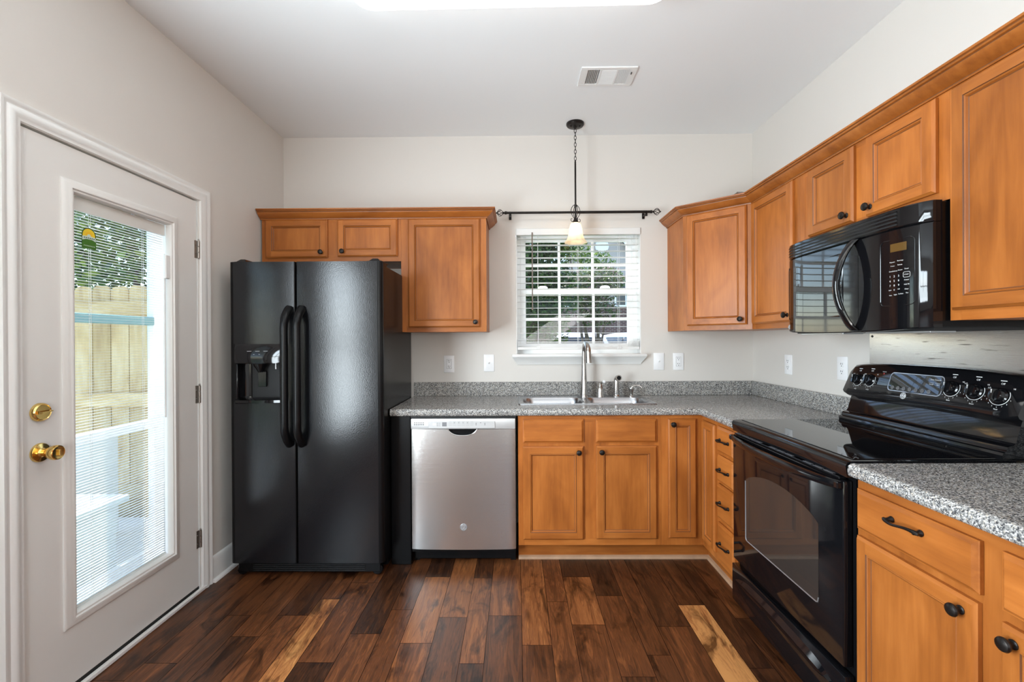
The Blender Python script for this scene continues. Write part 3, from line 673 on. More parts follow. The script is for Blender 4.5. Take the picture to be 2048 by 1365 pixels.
def drawer(F, a0, a1, z0, z1, parent, hw, pull=None, t_=.019):
    q = MB(F)
    def ring(i, y): return [(a0 + i, y, z0 + i), (a1 - i, y, z0 + i), (a1 - i, y, z1 - i), (a0 + i, y, z1 - i)]
    q.loft([ring(0, .0005), ring(0, t_ - .009), ring(.003, t_ - .008), ring(.012, t_)], hw)
    d = q.build('drawer_front', parent, smooth=20)
    if pull is not None:
        zc = (z0 + z1) / 2 if pull is True else pull; ac = (a0 + a1) / 2; k = MB(F)
        for sg in (-1, 1): k.lathe([(.0085, 0), (.0095, .003), (.006, .010), (.0045, .022), (.0001, .023)], (ac + sg * .046, t_, zc), (0, 1, 0), 'oil_bronze', 14)
        pts, rs = [], []
        for i in range(17):
            u_ = i / 16 * 2 - 1; pts.append((ac + u_ * .056, t_ + .016 + .010 * (1 - u_ * u_), zc + .004 * math.sin(u_ * 3.0))); rs.append(.0038 + .0036 * abs(u_) ** 3 if abs(u_) < .97 else .0045)
        k.tube(pts, rs, 'oil_bronze', 10); k.build('pull', d)
    return d
def carcass(F, a0, a1, z0, z1, depth, parent, hw, toe=0, top=True, label=None):
    q = MB(F); t_ = .018; wv = 'wood_z'
    q.box((a0, -.019, z0), (a1, 0, z0 + .04), hw).box((a0, -.019, z1 - .04), (a1, 0, z1), hw)   # face frame
    q.box((a0, -.019, z0), (a0 + .035, .0002, z1), wv).box((a1 - .035, -.019, z0), (a1, .0002, z1), wv)
    q.box((a0 + .035, -.019, z0 + .04), (a1 - .035, -.0005, z1 - .04), wv)
    q.box((a0, -depth, z0 - toe), (a0 + t_, -.019, z1), wv).box((a1 - t_, -depth, z0 - toe), (a1, -.019, z1), wv)
    q.box((a0 + t_, -depth, z0), (a1 - t_, -.019, z0 + t_), wv).box((a0 + t_, -depth, z0 + t_), (a1 - t_, -depth + .008, z1), wv)
    if top: q.box((a0 + t_, -depth + .008, z1 - t_), (a1 - t_, -.019, z1), wv)
    return q.build('cabinet_box', parent, smooth=0)
BACK = lambda y: frame((0, y, 0), (1, 0, 0), (0, -1, 0))
RIGHT = lambda x: frame((x, 0, 0), (0, -1, 0), (-1, 0, 0))          # local a = -Y

# rear wall cabinets, left of the window
F = BACK(2.925); hw = 'wood_x'
c = thing('wall_cabinet', 'short two door wood cabinet above the refrigerator', 'cabinet', (-1.2, 2.925, 1.835))
carcass(F, -1.660, -.748, 1.835, 2.13, D - 2.925, c, hw)
panel_door(F, -1.632, -1.226, 1.860, 2.108, c, hw, (-1.262, 1.893)); panel_door(F, -1.160, -.768, 1.866, 2.108, c, hw, (-1.124, 1.897))
c = thing('wall_cabinet', 'single door wood cabinet right of the refrigerator', 'cabinet', (-.47, 2.925, 1.372))
carcass(F, -.7475, -.192, 1.372, 2.13, D - 2.925, c, hw)
panel_door(F, -.700, -.232, 1.402, 2.108, c, hw, (-.262, 1.434))

CR = [(0, 2.110), (.006, 2.110), (.008, 2.1145), (.008, 2.1175), (.014, 2.121), (.024, 2.128), (.036, 2.139), (.043, 2.147), (.044, 2.1495), (.044, 2.1525), (.050, 2.154), (.053, 2.158), (.053, 2.1605), (.058, 2.162), (.059, 2.169), (0, 2.169)]
CRM = ['wood_x' if i_ not in (2, 8, 11) else 'wood_glaze' for i_ in range(16)]
def crown(path, label, loc):
    q = MB(); q.sweep(path, CR, 'wood_x', sides=CRM); o = q.build('crown_moulding', smooth=25); o['label'] = label; o['category'] = 'moulding'; o['group'] = 'crown mouldings on the wall cabinets'
crown([(-1.668, 2.925 - .001), (-.190, 2.925 - .001), (-.190, D - .002)], 'wood crown moulding over the cabinets left of the window', None)

# corner and right-hand wall cabinets
CX, CY = 1.391, 2.655
c = thing('corner_wall_cabinet', 'diagonal corner wood wall cabinet right of the window', 'cabinet', (1.24, 2.9, 1.372))
q = MB(); foot = [(1.088, D), (1.088, 2.925), (CX, CY), (XR, CY), (XR, D)]
q.prism([(x_, y_, 1.372) for x_, y_ in foot], (0, 0, .758), 'wood_z'); q.build('cabinet_box', c, smooth=0)
dv = Vector((CX - 1.088, CY - 2.925, 0)); L_ = dv.length; dv.normalize(); out = Vector((dv.y, -dv.x, 0))
F = frame((1.088, 2.925, 0), dv, out)
q = MB(F); q.box((0, 0, 1.372), (.035, .003, 2.13), 'wood_z').box((L_ - .035, 0, 1.372), (L_, .003, 2.13), 'wood_z').box((.035, 0, 1.372), (L_ - .035, .003, 1.40), 'wood_x'); q.build('face_frame', c, smooth=0)
F = frame((1.088 + out.x * .003, 2.925 + out.y * .003, 0), dv, out)
panel_door(F, .026, L_ - .026, 1.402, 2.108, c, 'wood_x', (L_ - .058, 1.434))
F = RIGHT(CX); hw = 'wood_y'
c = thing('wall_cabinet', 'tall single door wood wall cabinet left of the microwave', 'cabinet', (CX, 2.43, 1.372))
carcass(F, -CY + .0005, -2.2055, 1.372, 2.13, XR - CX, c, hw)
panel_door(F, -2.637, -2.250, 1.403, 2.106, c, hw, (-2.284, 1.436))
c = thing('wall_cabinet', 'short two door wood cabinet above the microwave', 'cabinet', (CX, 1.825, 1.762))
carcass(F, -2.205, -1.4505, 1.762, 2.13, XR - CX, c, hw)
panel_door(F, -2.130, -1.846, 1.793, 2.104, c, hw, (-1.876, 1.826)); panel_door(F, -1.780, -1.488, 1.793, 2.104, c, hw, (-1.752, 1.826))
c = thing('wall_cabinet', 'tall wood wall cabinet right of the microwave', 'cabinet', (CX, 1.0, 1.372))
carcass(F, -1.450, -.54, 1.372, 2.13, XR - CX, c, hw)
panel_door(F, -1.434, -1.012, 1.404, 2.104, c, hw, None); panel_door(F, -.978, -.556, 1.404, 2.104, c, hw, None)
crown([(1.087, D - .002), (1.087, 2.9245), (CX - .0005, CY), (CX - .0005, .54)], 'wood crown moulding over the cabinets right of the window', None)
q = MB(); q.loft([[(1.30 + .02 * k, 2.70 - .012 * k + (.02 if s else 0), 2.171 + .012 * math.sin(k * 1.1) + (.006 if s else 0)) for k in range(8)] for s in (0, 1)], 'paper_white', closed=False, cap=False)
q = MB()
def sheet(mb, x0, y0, dx, dy, z):
    n = 8; V = [[mb.v((x0 + dx.x * i / n + dy.x * j / n, y0 + dx.y * i / n + dy.y * j / n, z + .085 * abs(math.sin(i * .55 + .35)) * abs(math.cos(j * .22)))) for j in range(n + 1)] for i in range(n + 1)]
    W2 = [[mb.v(p.co + Vector((0, 0, .002))) for p in r_] for r_ in V]
    for i in range(n):
        for j in range(n): mb.f([V[i][j], V[i + 1][j], V[i + 1][j + 1], V[i][j + 1]], 'paper_white'); mb.f([W2[i][j], W2[i][j + 1], W2[i + 1][j + 1], W2[i + 1][j]], 'paper_white')
sheet(q, 1.31, 2.80, Vector((.20, -.15)), Vector((.12, .15)), 2.1315); o = q.build('paper_sheet', recalc=False); o['label'] = 'white paper lying on top of the corner wall cabinet'; o['category'] = 'paper'

# rear base cabinets
F = BACK(YF); hw = 'wood_x'
c = thing('sink_cabinet', 'two door wood base cabinet under the sink', 'cabinet', (.43, YF, 0))
carcass(F, .008, .8445, .113, .874, D - YF - .01, c, hw, top=False)
drawer(F, .037, .390, .716, .852, c, hw); drawer(F, .461, .815, .716, .852, c, hw)
panel_door(F, .036, .389, .150, .694, c, hw, (.360, .662)); panel_door(F, .462, .815, .152, .696, c, hw, (.492, .664))
c = thing('corner_base_cabinet', 'corner wood base cabinet with folding doors right of the sink', 'cabinet', (1.0, YF, 0))
q = MB(); q.box((.845, YF, .113), (1.088, YF + .019, .874), 'wood_z').box((XF, 2.4375, .113), (XF + .019, YF, .874), 'wood_z')
q.box((.845, YF + .019, .113), (1.66, D - .02, .131), 'wood_z').box((XF + .019, 2.4375, .113), (1.66, YF + .019, .131), 'wood_z').box((.845, YF + .019, .131), (.862, D - .02, .874), 'wood_z').box((XF + .019, 2.4375, .131), (1.66, 2.455, .874), 'wood_z'); q.build('cabinet_box', c, smooth=0)
panel_door(F, .882, 1.044, .158, .853, c, hw, (.905, .823), rail=.048)
panel_door(RIGHT(XF), -2.6075, -2.444, .158, .848, c, 'wood_y', None, rail=.048)
F = RIGHT(XF); hw = 'wood_y'
c = thing('drawer_cabinet', 'narrow four drawer wood base cabinet left of the stove', 'cabinet', (XF, 2.32, 0))
carcass(F, -2.437, -2.217, .113, .874, XR - XF - .04, c, hw)
for z0, z1 in ((.718, .852), (.560, .700), (.364, .546), (.142, .340)): drawer(F, -2.410, -2.228, z0, z1, c, hw, True)
c = thing('base_cabinet', 'wood base cabinet right of the stove beneath the near counter', 'cabinet', (XF, .98, 0))
carcass(F, -1.438, -.58, .113, .874, XR - XF - .02, c, hw)
drawer(F, -1.428, -1.053, .717, .843, c, hw, .800); drawer(F, -1.005, -.63, .712, .843, c, hw, .800)
panel_door(F, -1.428, -1.057, .150, .695, c, hw, (-1.090, .661)); panel_door(F, -1.005, -.634, .150, .686, c, hw, (-.975, .655))

# toe kicks and shoe strips belong to the room trim
b_ = MB(); b_.box((.008, YF + .075, 0), (1.16, YF + .087, .113), 'wood_x').box((1.148, 2.217, 0), (1.16, YF + .075, .113), 'wood_y'); struct(b_, 'trim_6')
b_ = MB(); b_.sweep([(.008, YF + .075), (1.148, YF + .075), (1.148, 2.217)], [(0, 0), (.016, 0), (.016, .006), (.012, .014), (0, .020)], 'shoe_wood'); struct(b_, 'trim_7')
b_ = MB(); b_.box((1.16, .58, 0), (1.172, 1.438, .113), 'wood_y'); struct(b_, 'trim_8')

# black filler panel between refrigerator and dishwasher
q = MB(); q.box((-.738, YF - .004, .0), (-.622, YF + .016, .874), 'black_satin', .003).box((-.738, YF + .016, 0), (-.722, D, .874), 'black_satin'); o = q.build('filler_panel'); o['label'] = 'black filler panel between the refrigerator and the dishwasher'; o['category'] = 'panel'

# ================================================================== countertops
CT, CB = .917, .876
edge = [(-.02, CB), (.020, CB), (.0255, CB + .004), (.028, CB + .010), (.0285, CB + .022), (.026, CB + .034), (.019, CT - .001), (.010, CT + .001), (0, CT), (-.02, CT)]
KX0, KX1, KY0, KY1 = .028, .852, 2.775, 3.135       # sink cut-out
q = MB()
q.sweep([(-.735, YF - .006), (1.082, YF - .006), (1.082, 2.2165)], edge, 'granite')
def slab(x0, x1, y0, y1): q.box((x0, y0, CB), (x1, y1, CT), 'granite')
slab(-.735, KX0, YF + .014, D - .0005); slab(KX0, KX1, YF + .014, KY0); slab(KX0, KX1, KY1, D - .0005); slab(KX1, XR - .0005, YF + .014, D - .0005); slab(1.102, XR - .0005, 2.2165, YF + .014)
q.box((-.735, D - .020, CT), (XR - .0205, D - .0005, 1.016), 'granite', .002).box((XR - .020, 2.2165, CT), (XR - .0005, D - .0005, 1.016), 'granite', .002)
o = q.build('countertop', smooth=40); o['label'] = 'speckled grey L shaped countertop holding the sink'; o['category'] = 'countertop'
q = MB(); q.sweep([(XR - .3, 1.4415), (1.100, 1.4415), (1.082, 1.4235), (1.082, .56)], [(o_ if i else o_, z_) for i, (o_, z_) in enumerate(edge)] if False else [(-.02, CB), (0, CB), (0, CT), (-.02, CT)], 'granite')
q = MB(); q.sweep([(1.0825, 1.440), (1.0825, .56)], edge, 'granite'); q.box((1.102, .56, CB), (XR - .0005, 1.440, CT), 'granite'); q.box((XR - .020, .56, CT), (XR - .0005, 1.440, 1.016), 'granite', .002)
o = q.build('countertop', smooth=40); o['label'] = 'speckled grey countertop right of the stove, nearest the camera'; o['category'] = 'countertop'

# ================================================================== sink and taps
sk = thing('kitchen_sink', 'stainless double bowl drop in sink under the window', 'sink', (.44, 2.95, CT))
def rr3(x0, x1, y0, y1, r, z, n=6): return [(x_, y_, z) for x_, y_ in rrect(x0, x1, y0, y1, r, n)]
SX0, SX1, SY0_, SY1_ = .010, .870, 2.757, 3.160
BW = [(.042, .432), (.452, .838)]; BY0, BY1 = 2.785, 3.062; zt = CT + .006
q = MB(); q.loft([rr3(SX0, SX1, SY0_, SY1_, .02, CT + .0008), rr3(SX0 + .002, SX1 - .002, SY0_ + .002, SY1_ - .002, .02, CT + .006), rr3(SX0 + .012, SX1 - .012, SY0_ + .012, SY1_ - .012, .018, CT + .004)], 'sink_steel', cap=False)
zd = CT + .004
for (x0, x1, y0, y1) in ((SX0 + .010, SX1 - .010, SY0_ + .010, BY0), (SX0 + .010, SX1 - .010, BY1, SY1_ - .010), (SX0 + .010, BW[0][0], BY0, BY1), (BW[0][1], BW[1][0], BY0, BY1), (BW[1][1], SX1 - .010, BY0, BY1)):
    q.quad([(x0, y0, zd), (x1, y0, zd), (x1, y1, zd), (x0, y1, zd)], 'sink_steel')
for x0, x1 in BW:   # corner fillets between square deck and rounded bowls
    r_ = .075
    for cx, cy, sx_, sy_ in ((x0, BY0, 1, 1), (x1, BY0, -1, 1), (x1, BY1, -1, -1), (x0, BY1, 1, -1)):
        pts = [(cx, cy, zd)] + [(cx + sx_ * (r_ - r_ * math.sin(R(15 * k))), cy + sy_ * (r_ - r_ * math.cos(R(15 * k))), zd) for k in range(7)]
        q.f([q.v(p) for p in pts], 'sink_steel')
q.build('rim', sk, smooth=30)
for x0, x1 in BW:
    q = MB(); rings = []
    for ins, dz, r_ in ((0, 0, .075), (.004, .006, .072), (.010, .04, .066), (.018, .13, .058), (.028, .165, .050), (.055, .178, .035), (.10, .182, .02)):
        rings.append(rr3(x0 + ins, x1 - ins, BY0 + ins, BY1 - ins, r_, zd - dz))
    q.loft(rings, 'sink_steel', cap=False); q.f([q.v(p) for p in rings[-1]], 'sink_steel'); q.lathe([(.042, 0), (.040, .003), (.030, .004), (.0001, .002)], ((x0 + x1) / 2, 2.93, zd - .1825), (0, 0, 1), 'chrome', 20); q.build('bowl', sk, smooth=50)
FY = 3.105
fa = thing('kitchen_faucet', 'tall brushed nickel gooseneck faucet at the back of the sink', 'faucet', (.467, FY, zd))
q = MB(); q.lathe([(.030, 0), (.030, .006), (.0265, .012), (.0265, .014), (.0235, .05), (.0205, .11), (.0190, .118), (.0190, .122), (.0175, .16), (.0155, .22)], (.467, FY, zd), (0, 0, 1), 'faucet_nickel', 28); q.build('body', fa)
q = MB(); pts = []; rs = []
for k in range(9): pts.append((.467, FY, zd + .215 + .012 * k)); rs.append(.0155 - .0003 * k)
cy, cz = FY, zd + .311
for k in range(1, 18):
    a = R(k * 11.0); pts.append(((.467 + .006 * (1 - math.cos(a)) * .5), FY - .075 * (1 - math.cos(a)), cz + .060 * math.sin(a) * (1.0 if k < 9 else .95))); rs.append(.0131 + .00035 * k)
p = Vector(pts[-1]); pts += [tuple(p + Vector((.001, -.004, -.025))), tuple(p + Vector((.002, -.006, -.062)))]; rs += [.0190, .0205]
q.tube(pts, rs, 'faucet_nickel', 20); q.build('spout', fa)
hv = thing('faucet_handle', 'brushed nickel lever valve with white tip beside the faucet', 'faucet handle', (.578, FY, zd))
q = MB(); q.lathe([(.0275, 0), (.0275, .005), (.025, .010), (.0245, .050), (.022, .062), (.020, .066), (.0215, .070), (.018, .082), (.011, .095), (.0001, .100)], (.578, FY, zd), (0, 0, 1), 'faucet_nickel', 24); q.build('body', hv)
q = MB(); q.tube([(.578, FY, zd + .088), (.584, FY - .012, zd + .098), (.594, FY - .035, zd + .106)], [.008, .0075, .0085], 'faucet_nickel', 12); q.lathe([(.0085, 0), (.0105, .006), (.009, .014), (.0001, .017)], (.594, FY - .035, zd + .106), (.25, -.9, .25), 'plate_white', 14); q.build('lever', hv)
sp_ = thing('side_sprayer', 'brushed nickel side sprayer in its holder behind the sink', 'sprayer', (.690, FY, zd))
q = MB(); q.lathe([(.027, 0), (.027, .005), (.0225, .010), (.021, .018)], (.690, FY, zd), (0, 0, 1), 'faucet_nickel', 22); q.build('base', sp_)
q = MB(); q.lathe([(.0185, .016), (.0195, .06), (.0185, .10), (.0165, .125), (.0001, .130)], (.690, FY, zd), (0, 0, 1), 'faucet_nickel', 22); q.tube([(.692, FY + .005, zd + .118), (.697, FY - .012, zd + .130), (.700, FY - .030, zd + .132)], [.018, .0195, .0205], 'faucet_nickel', 18)
q.lathe([(.0200, -.004), (.0215, .0), (.0195, .003), (.0150, .003), (.0140, .001)], (.700, FY - .0305, zd + .132), (0, -1, 0), 'faucet_nickel', 22).lathe([(.0142, .001), (.0142, .002), (.009, .002), (.008, .004), (.0001, .004)], (.700, FY - .0305, zd + .132), (0, -1, 0), 'black_satin', 18); q.build('spray_head', sp_)
sd2 = thing('soap_dispenser', 'small nickel soap pump with curved spout right of sprayer', 'soap dispenser', (.792, FY, zd))
q = MB(); q.lathe([(.0195, 0), (.0195, .004), (.013, .009), (.0125, .030), (.017, .046), (.0195, .056), (.0185, .062), (.0001, .063)], (.792, FY, zd), (0, 0, 1), 'faucet_nickel', 22); q.build('pump_body', sd2)
q = MB(); q.tube([(.792, FY, zd + .058), (.800, FY - .004, zd + .070), (.815, FY - .008, zd + .078), (.835, FY - .014, zd + .079), (.852, FY - .018, zd + .072), (.860, FY - .020, zd + .061)], [.006, .0055, .005, .0048, .0045, .0045], 'faucet_nickel', 10); q.build('spout', sd2)

# ================================================================== dishwasher
dw = thing('dishwasher', 'stainless dishwasher between the black filler and sink cabinet', 'dishwasher', (-.31, YF, 0))
A0, A1 = -.615, -.008; FD = BACK(2.606)
q = MB(); q.box((A0 - .004, YF + .01, .10), (A1 + .004, D - .06, .872), 'black_matte').box((A0 - .004, YF - .012, .864), (A1 + .004, YF + .01, .874), 'black_matte'); q.build('tub', dw)
q = MB()  # door skin with pocket handle scoop: grid with a curved cut
scx, scw, scd = -.315, .085, .036
n = 24; top = .798
xs = [A0 + .0, *[scx - scw + 2 * scw * k / n for k in range(n + 1)], A1]
zc = [top] + [top - scd * (1 - abs((k / n) * 2 - 1) ** 2.6) ** .75 for k in range(n + 1)] + [top]
y_f, y_b = 2.608, 2.628
def bow(x): u_ = (x - (A0 + A1) / 2) / ((A1 - A0) / 2); return y_f + .007 * u_ * u_ + .006 * abs(u_) ** 14
cols = sorted(set([round(A0 + (A1 - A0) * k / 40, 5) for k in range(41)] + [round(x_, 5) for x_ in xs]))
def ztop(x):
    for k in range(len(xs) - 1):
        if xs[k] - 1e-6 <= x <= xs[k + 1] + 1e-6: return zc[k] + (zc[k + 1] - zc[k]) * (x - xs[k]) / max(1e-9, xs[k + 1] - xs[k])
    return top
q.loft([[(x_, y_b, .096), (x_, bow(x_), .096), (x_, bow(x_), ztop(x_)), (x_, y_b, ztop(x_))] for x_ in cols], 'stainless')
dd = q.build('door', dw, smooth=30)
q = MB(); rp_ = [(xs[k + 1], y_f - .0015, zc[k + 1]) for k in range(n + 1)]; q.tube(rp_, .003, 'chrome', 8); q.build('handle_rim', dd)
q = MB(); q.box((scx - scw - .01, y_b, top - scd - .01), (scx + scw + .01, y_b + .008, top + .02), 'black_satin').box((scx - scw - .01, y_f + .003, top - .0005), (scx + scw + .01, y_b, top + .004), 'black_satin'); q.build('handle_pocket', dd)
q = MB(); q.box((A0, 2.604, .8005), (A1, 2.628, .861), 'panel_silver', .003, 2); q.box((-.513, 2.600, .805), (-.125, 2.606, .846), 'panel_silver', .002); cp_ = q.build('control_panel', dw)
y_ = 2.5995; q = MB(); q.box((-.432, y_, .817), (-.406, y_ + .001, .841), 'decal_grey'); q.build('display_window', cp_, smooth=0)
q = MB()
for k in range(5):
    for zz in (.837, .827): q.box((-.598 + .0125 * k, 2.6035, zz - .0022), (-.588 + .0125 * k, 2.6045, zz + .0022), 'slot_dark')
q.build('vent_slots', cp_, smooth=0); q = MB()
for k in range(4): q.box((-.463, y_, .818 + .006 * k), (-.458, y_ + .001, .8205 + .006 * k), 'decal_grey').box((-.455, y_, .8185 + .006 * k), (-.442, y_ + .001, .8195 + .006 * k), 'decal_grey')
q.box((-.487, y_, .824), (-.468, y_ + .001, .834), 'plate_white')
for k, xx in enumerate((-.395, -.371, -.345, -.320, -.295, -.270)):
    q.box((xx, y_ + .0002, .824), (xx + .020, y_ + .001, .8248), 'decal_grey').box((xx, y_ + .0002, .834), (xx + .020, y_ + .001, .8346), 'decal_grey')
    q.box((xx + .003, y_ + .0002, .8425), (xx + .018, y_ + .001, .8435), 'decal_grey')
    if 0 < k < 5: q.box((xx + .007, y_, .8365), (xx + .012, y_ + .001, .839), 'slot_dark')
for xx in (-.238, -.187): 
    for zz in (.826, .8335): q.box((xx, y_, zz - .0015), (xx + .006, y_ + .001, zz + .0015), 'slot_dark')
q.box((-.212, y_, .8365), (-.206, y_ + .001, .839), 'slot_dark')
q.build('control_markings', cp_, smooth=0)
def monogram(q, c, ax, az, nrm, r, m1, m2):
    c, ax, az, nrm = Vector(c), Vector(ax), Vector(az), Vector(nrm)
    q.lathe([(r, 0), (r, .0012), (r * .9, .0018), (r * .86, .0012), (.0001, .0012)], c, nrm, m1, 32)
    def cv(pts, w_): q.tube([c + ax * (u_ * r) + az * (v_ * r) + nrm * .0016 for u_, v_ in pts], w_ * r, m2, 6)
    cv([(.02 + .62 * math.cos(R(a)) * .45 - .22, .62 * math.sin(R(a)) * .9) for a in range(40, 330, 20)], .07)
    cv([(-.02, -.05), (-.05, -.35), (-.22, -.62), (-.45, -.45)], .06)
    cv([(.48, .42), (.34, .58), (.16, .48), (.14, .22), (.30, .06), (.12, -.06), (.08, -.38), (.26, -.56), (.52, -.36)], .07)
    for k in range(4):
        a0 = R(90 * k + 20); cv([(.78 * math.cos(a0 + R(d)), .78 * math.sin(a0 + R(d))) for d in range(0, 55, 9)], .05)
q = MB(); monogram(q, (-.312, y_f - .0003, .228), (1, 0, 0), (0, 0, 1), (0, -1, 0), .0205, 'grey_metal', 'panel_silver'); q.build('logo_badge', dd)
q = MB(); q.box((A0, YF + .045, .012), (A1, YF + .065, .094), 'black_satin', .003).box((A0, YF - .005, .078), (A1, YF + .045, .094), 'black_satin').box((A0, YF + .055, 0), (A0 + .03, YF + .08, .02), 'black_satin').box((A1 - .03, YF + .055, 0), (A1, YF + .08, .02), 'black_satin'); q.build('kick_plate', dw)

# ================================================================== refrigerator
fr = thing('refrigerator', 'black textured side by side refrigerator with water dispenser', 'refrigerator', (-1.165, 2.8, 0))
FY0, FY1 = 2.470, 2.556
q = MB(); q.box((-1.586, 2.565, .03), (-.742, 3.165, 1.742), 'black_satin', .004).box((-1.56, 2.535, .09), (-.77, 2.565, 1.72), 'black_matte'); q.build('cabinet_body', fr)
def dprof(x0, x1, z0, z1, mb, rl=.028, rr_=.028):
    pts, sd = [], []
    n = 7; tx, bk = 'fridge_texture', 'black_satin'
    for k in range(n + 1):
        a = R(180 + 90 * k / n); pts.append((x0 + rl + rl * math.cos(a), FY0 + rl + rl * math.sin(a)))
    for k in range(n + 1):
        a = R(270 + 90 * k / n); pts.append((x1 - rr_ + rr_ * math.cos(a), FY0 + rr_ + rr_ * math.sin(a)))
    pts += [(x1, FY1), (x0, FY1)]
    m_ = []
    for i in range(len(pts)):
        m_.append(tx if i == n else bk)
    mb.prism([(x_, y_, z0) for x_, y_ in pts], (0, 0, z1 - z0), 'black_satin', sides=m_)
    return mb
XA, XB, XC, XD = -1.592, -1.2215, -1.2145, -.737
q = MB(); dprof(XC, XD, .086, 1.757, q, .006); rdoor = q.build('door', fr, 'right refrigerator door')
DX0, DX1, DZ0, DZT = -1.553, -1.287, .985, 1.302
q = MB(); dprof(XA, XB, .086, DZ0, q, .028, .006); dprof(XA, XB, DZT, 1.757, q, .028, .006)
r_ = .028
q.prism([(x_, y_, DZ0) for x_, y_ in [(XA + r_ + r_ * math.cos(R(180 + 15 * k)), FY0 + r_ + r_ * math.sin(R(180 + 15 * k))) for k in range(7)] + [(DX0, FY0), (DX0, FY1), (XA, FY1)]], (0, 0, DZT - DZ0), 'black_satin')
q.box((DX1, FY0, DZ0), (XB, FY1, DZT), 'fridge_texture').box((DX0, FY1 - .006, DZ0), (DX1, FY1, DZT), 'black_satin')
ldoor = q.build('door', fr, 'left freezer door with the dispenser')
q = MB()
# bulging control fascia, hood and lip of the dispenser
rings = []
for k in range(9):
    u_ = k / 8; x_ = DX0 + (DX1 - DX0) * u_; bl_ = .016 * (1 - (2 * u_ - 1) ** 2)
    rings.append([(x_, FY0 - .003, DZT), (x_, FY0 - .010 - bl_ * .7, DZT - .02), (x_, FY0 - .014 - bl_, 1.225), (x_, FY0 - .010 - bl_, 1.196), (x_, FY0 + .02, 1.190), (x_, FY0 + .05, 1.190), (x_, FY0 + .05, DZT)])
q.loft(rings, 'black_gloss'); fas = q.build('dispenser_fascia', ldoor)
q = MB()
for k, xx in enumerate((-1.46, -1.415, -1.37)): q.box((xx - .014, FY0 - .0262, 1.262), (xx + .010, FY0 - .0252, 1.2632), 'decal_white')
for k in range(2): q.box((-1.44 + .03 * k, FY0 - .0282, 1.245), (-1.432 + .03 * k, FY0 - .0268, 1.2462), 'decal_white')
q.build('dispenser_markings', fas, smooth=0)
q = MB(); rings = []
for zz in (.998, 1.192):
    rings.append([(DX0 + .012, FY0 + .002, zz)] + [((DX0 + DX1) / 2 - .121 * math.cos(R(180 * k / 16)), FY0 + .006 + .070 * math.sin(R(180 * k / 16)) ** .6, zz) for k in range(17)] + [(DX1 - .012, FY0 + .002, zz)])
q.loft(rings, 'black_gloss', cap=False, closed=False)
q.box((DX0, FY0 - .004, .985), (DX0 + .013, FY0 + .03, 1.196), 'black_gloss', .003).box((DX1 - .013, FY0 - .004, .985), (DX1, FY0 + .03, 1.196), 'black_gloss', .003); q.build('dispenser_cavity', ldoor, smooth=45)
q = MB(); rings = []
for k in range(9):
    u_ = k / 8; x_ = DX0 + (DX1 - DX0) * u_; bl_ = .014 * (1 - (2 * u_ - 1) ** 2)
    rings.append([(x_, FY0 - .004, .972), (x_, FY0 - .008 - bl_, .978), (x_, FY0 - .008 - bl_, .992), (x_, FY0 + .002, .999), (x_, FY0 + .078, .999), (x_, FY0 + .078, .986), (x_, FY0 + .004, .972)])
q.loft(rings, 'black_gloss'); q.build('drip_tray', ldoor)
q = MB(); q.lathe([(.036, 0), (.034, .012), (.022, .03), (.014, .045), (.012, .048), (.0001, .048)], (-1.435, FY0 + .035, 1.191), (0, 0, -1), 'black_gloss', 22); q.build('ice_spout', ldoor)
q = MB(); q.lathe([(.006, 0), (.006, .03), (.004, .031)], (-1.345, FY0 + .03, 1.191), (0, 0, -1), 'grey_metal', 12); q.build('water_nozzle', ldoor)
q = MB(); q.box((-1.46, FY0 + .05, 1.06), (-1.41, FY0 + .056, 1.15), 'black_gloss', .003); q.build('dispenser_paddle', ldoor)
def fhandle(xc, door_):
    q = MB(); pts, rs = [], []
    n = 28; zt_, zb_ = 1.492, .752
    for k in range(n + 1):
        u_ = k / n; z_ = zt_ + (zb_ - zt_) * u_
        e = min(u_, 1 - u_) / .13; o_ = .055 * math.sin(min(1, e) * math.pi / 2) ** .8
        pts.append((xc, FY0 - .006 - o_, z_)); rs.append(.0205 if .1 < u_ < .9 else .0235 - .003 * min(1, e))
    pts = [(xc, FY0 + .004, zt_ - .012)] + pts + [(xc, FY0 + .004, zb_ + .012)]; rs = [.021] + rs + [.021]
    q.tube(pts, rs, 'black_satin', 18, up=(0, -1, 0)); q.build('handle', door_)
fhandle(-1.253, ldoor); fhandle(-1.184, rdoor)
q = MB(); q.box((-1.565, 2.500, .022), (-.765, 2.53, .078), 'black_satin', .004)
for k in range(4): q.box((-1.48, 2.497, .032 + .011 * k), (-.85, 2.501, .036 + .011 * k), 'black_matte')
q.build('base_grille', fr)
for xc in (-1.545, -.785):
    q = MB(); q.lathe([(.028, -.02), (.030, -.015), (.030, .006), (.024, .011), (.0001, .012)], (xc, 2.515, .034), (0, -1, 0), 'black_satin', 22); q.build('roller_cover', fr)
for x0, x1 in ((-1.575, -1.50), (-.83, -.748)):
    q = MB(); q.prism([(x0, 2.50, 1.7575), (x1, 2.50, 1.7575), (x1, 2.62, 1.7575), (x0, 2.62, 1.7575)], (0, 0, .006), 'black_satin'); q.loft([[(x0 + .01, 2.50, 1.7635), (x1 - .01, 2.50, 1.7635), (x1 - .01, 2.60, 1.7635), (x0 + .01, 2.60, 1.7635)], [(x0 + .026, 2.515, 1.779), (x1 - .026, 2.515, 1.779), (x1 - .026, 2.585, 1.779), (x0 + .026, 2.585, 1.779)]], 'black_gloss'); q.build('hinge_cover', fr)
for xx in (-1.50, -.83):
    for yy in (2.62, 3.08):
        q = MB(); q.lathe([(.02, 0), (.02, .032)], (xx, yy, 0), (0, 0, 1), 'black_satin', 14); q.build('foot', fr)

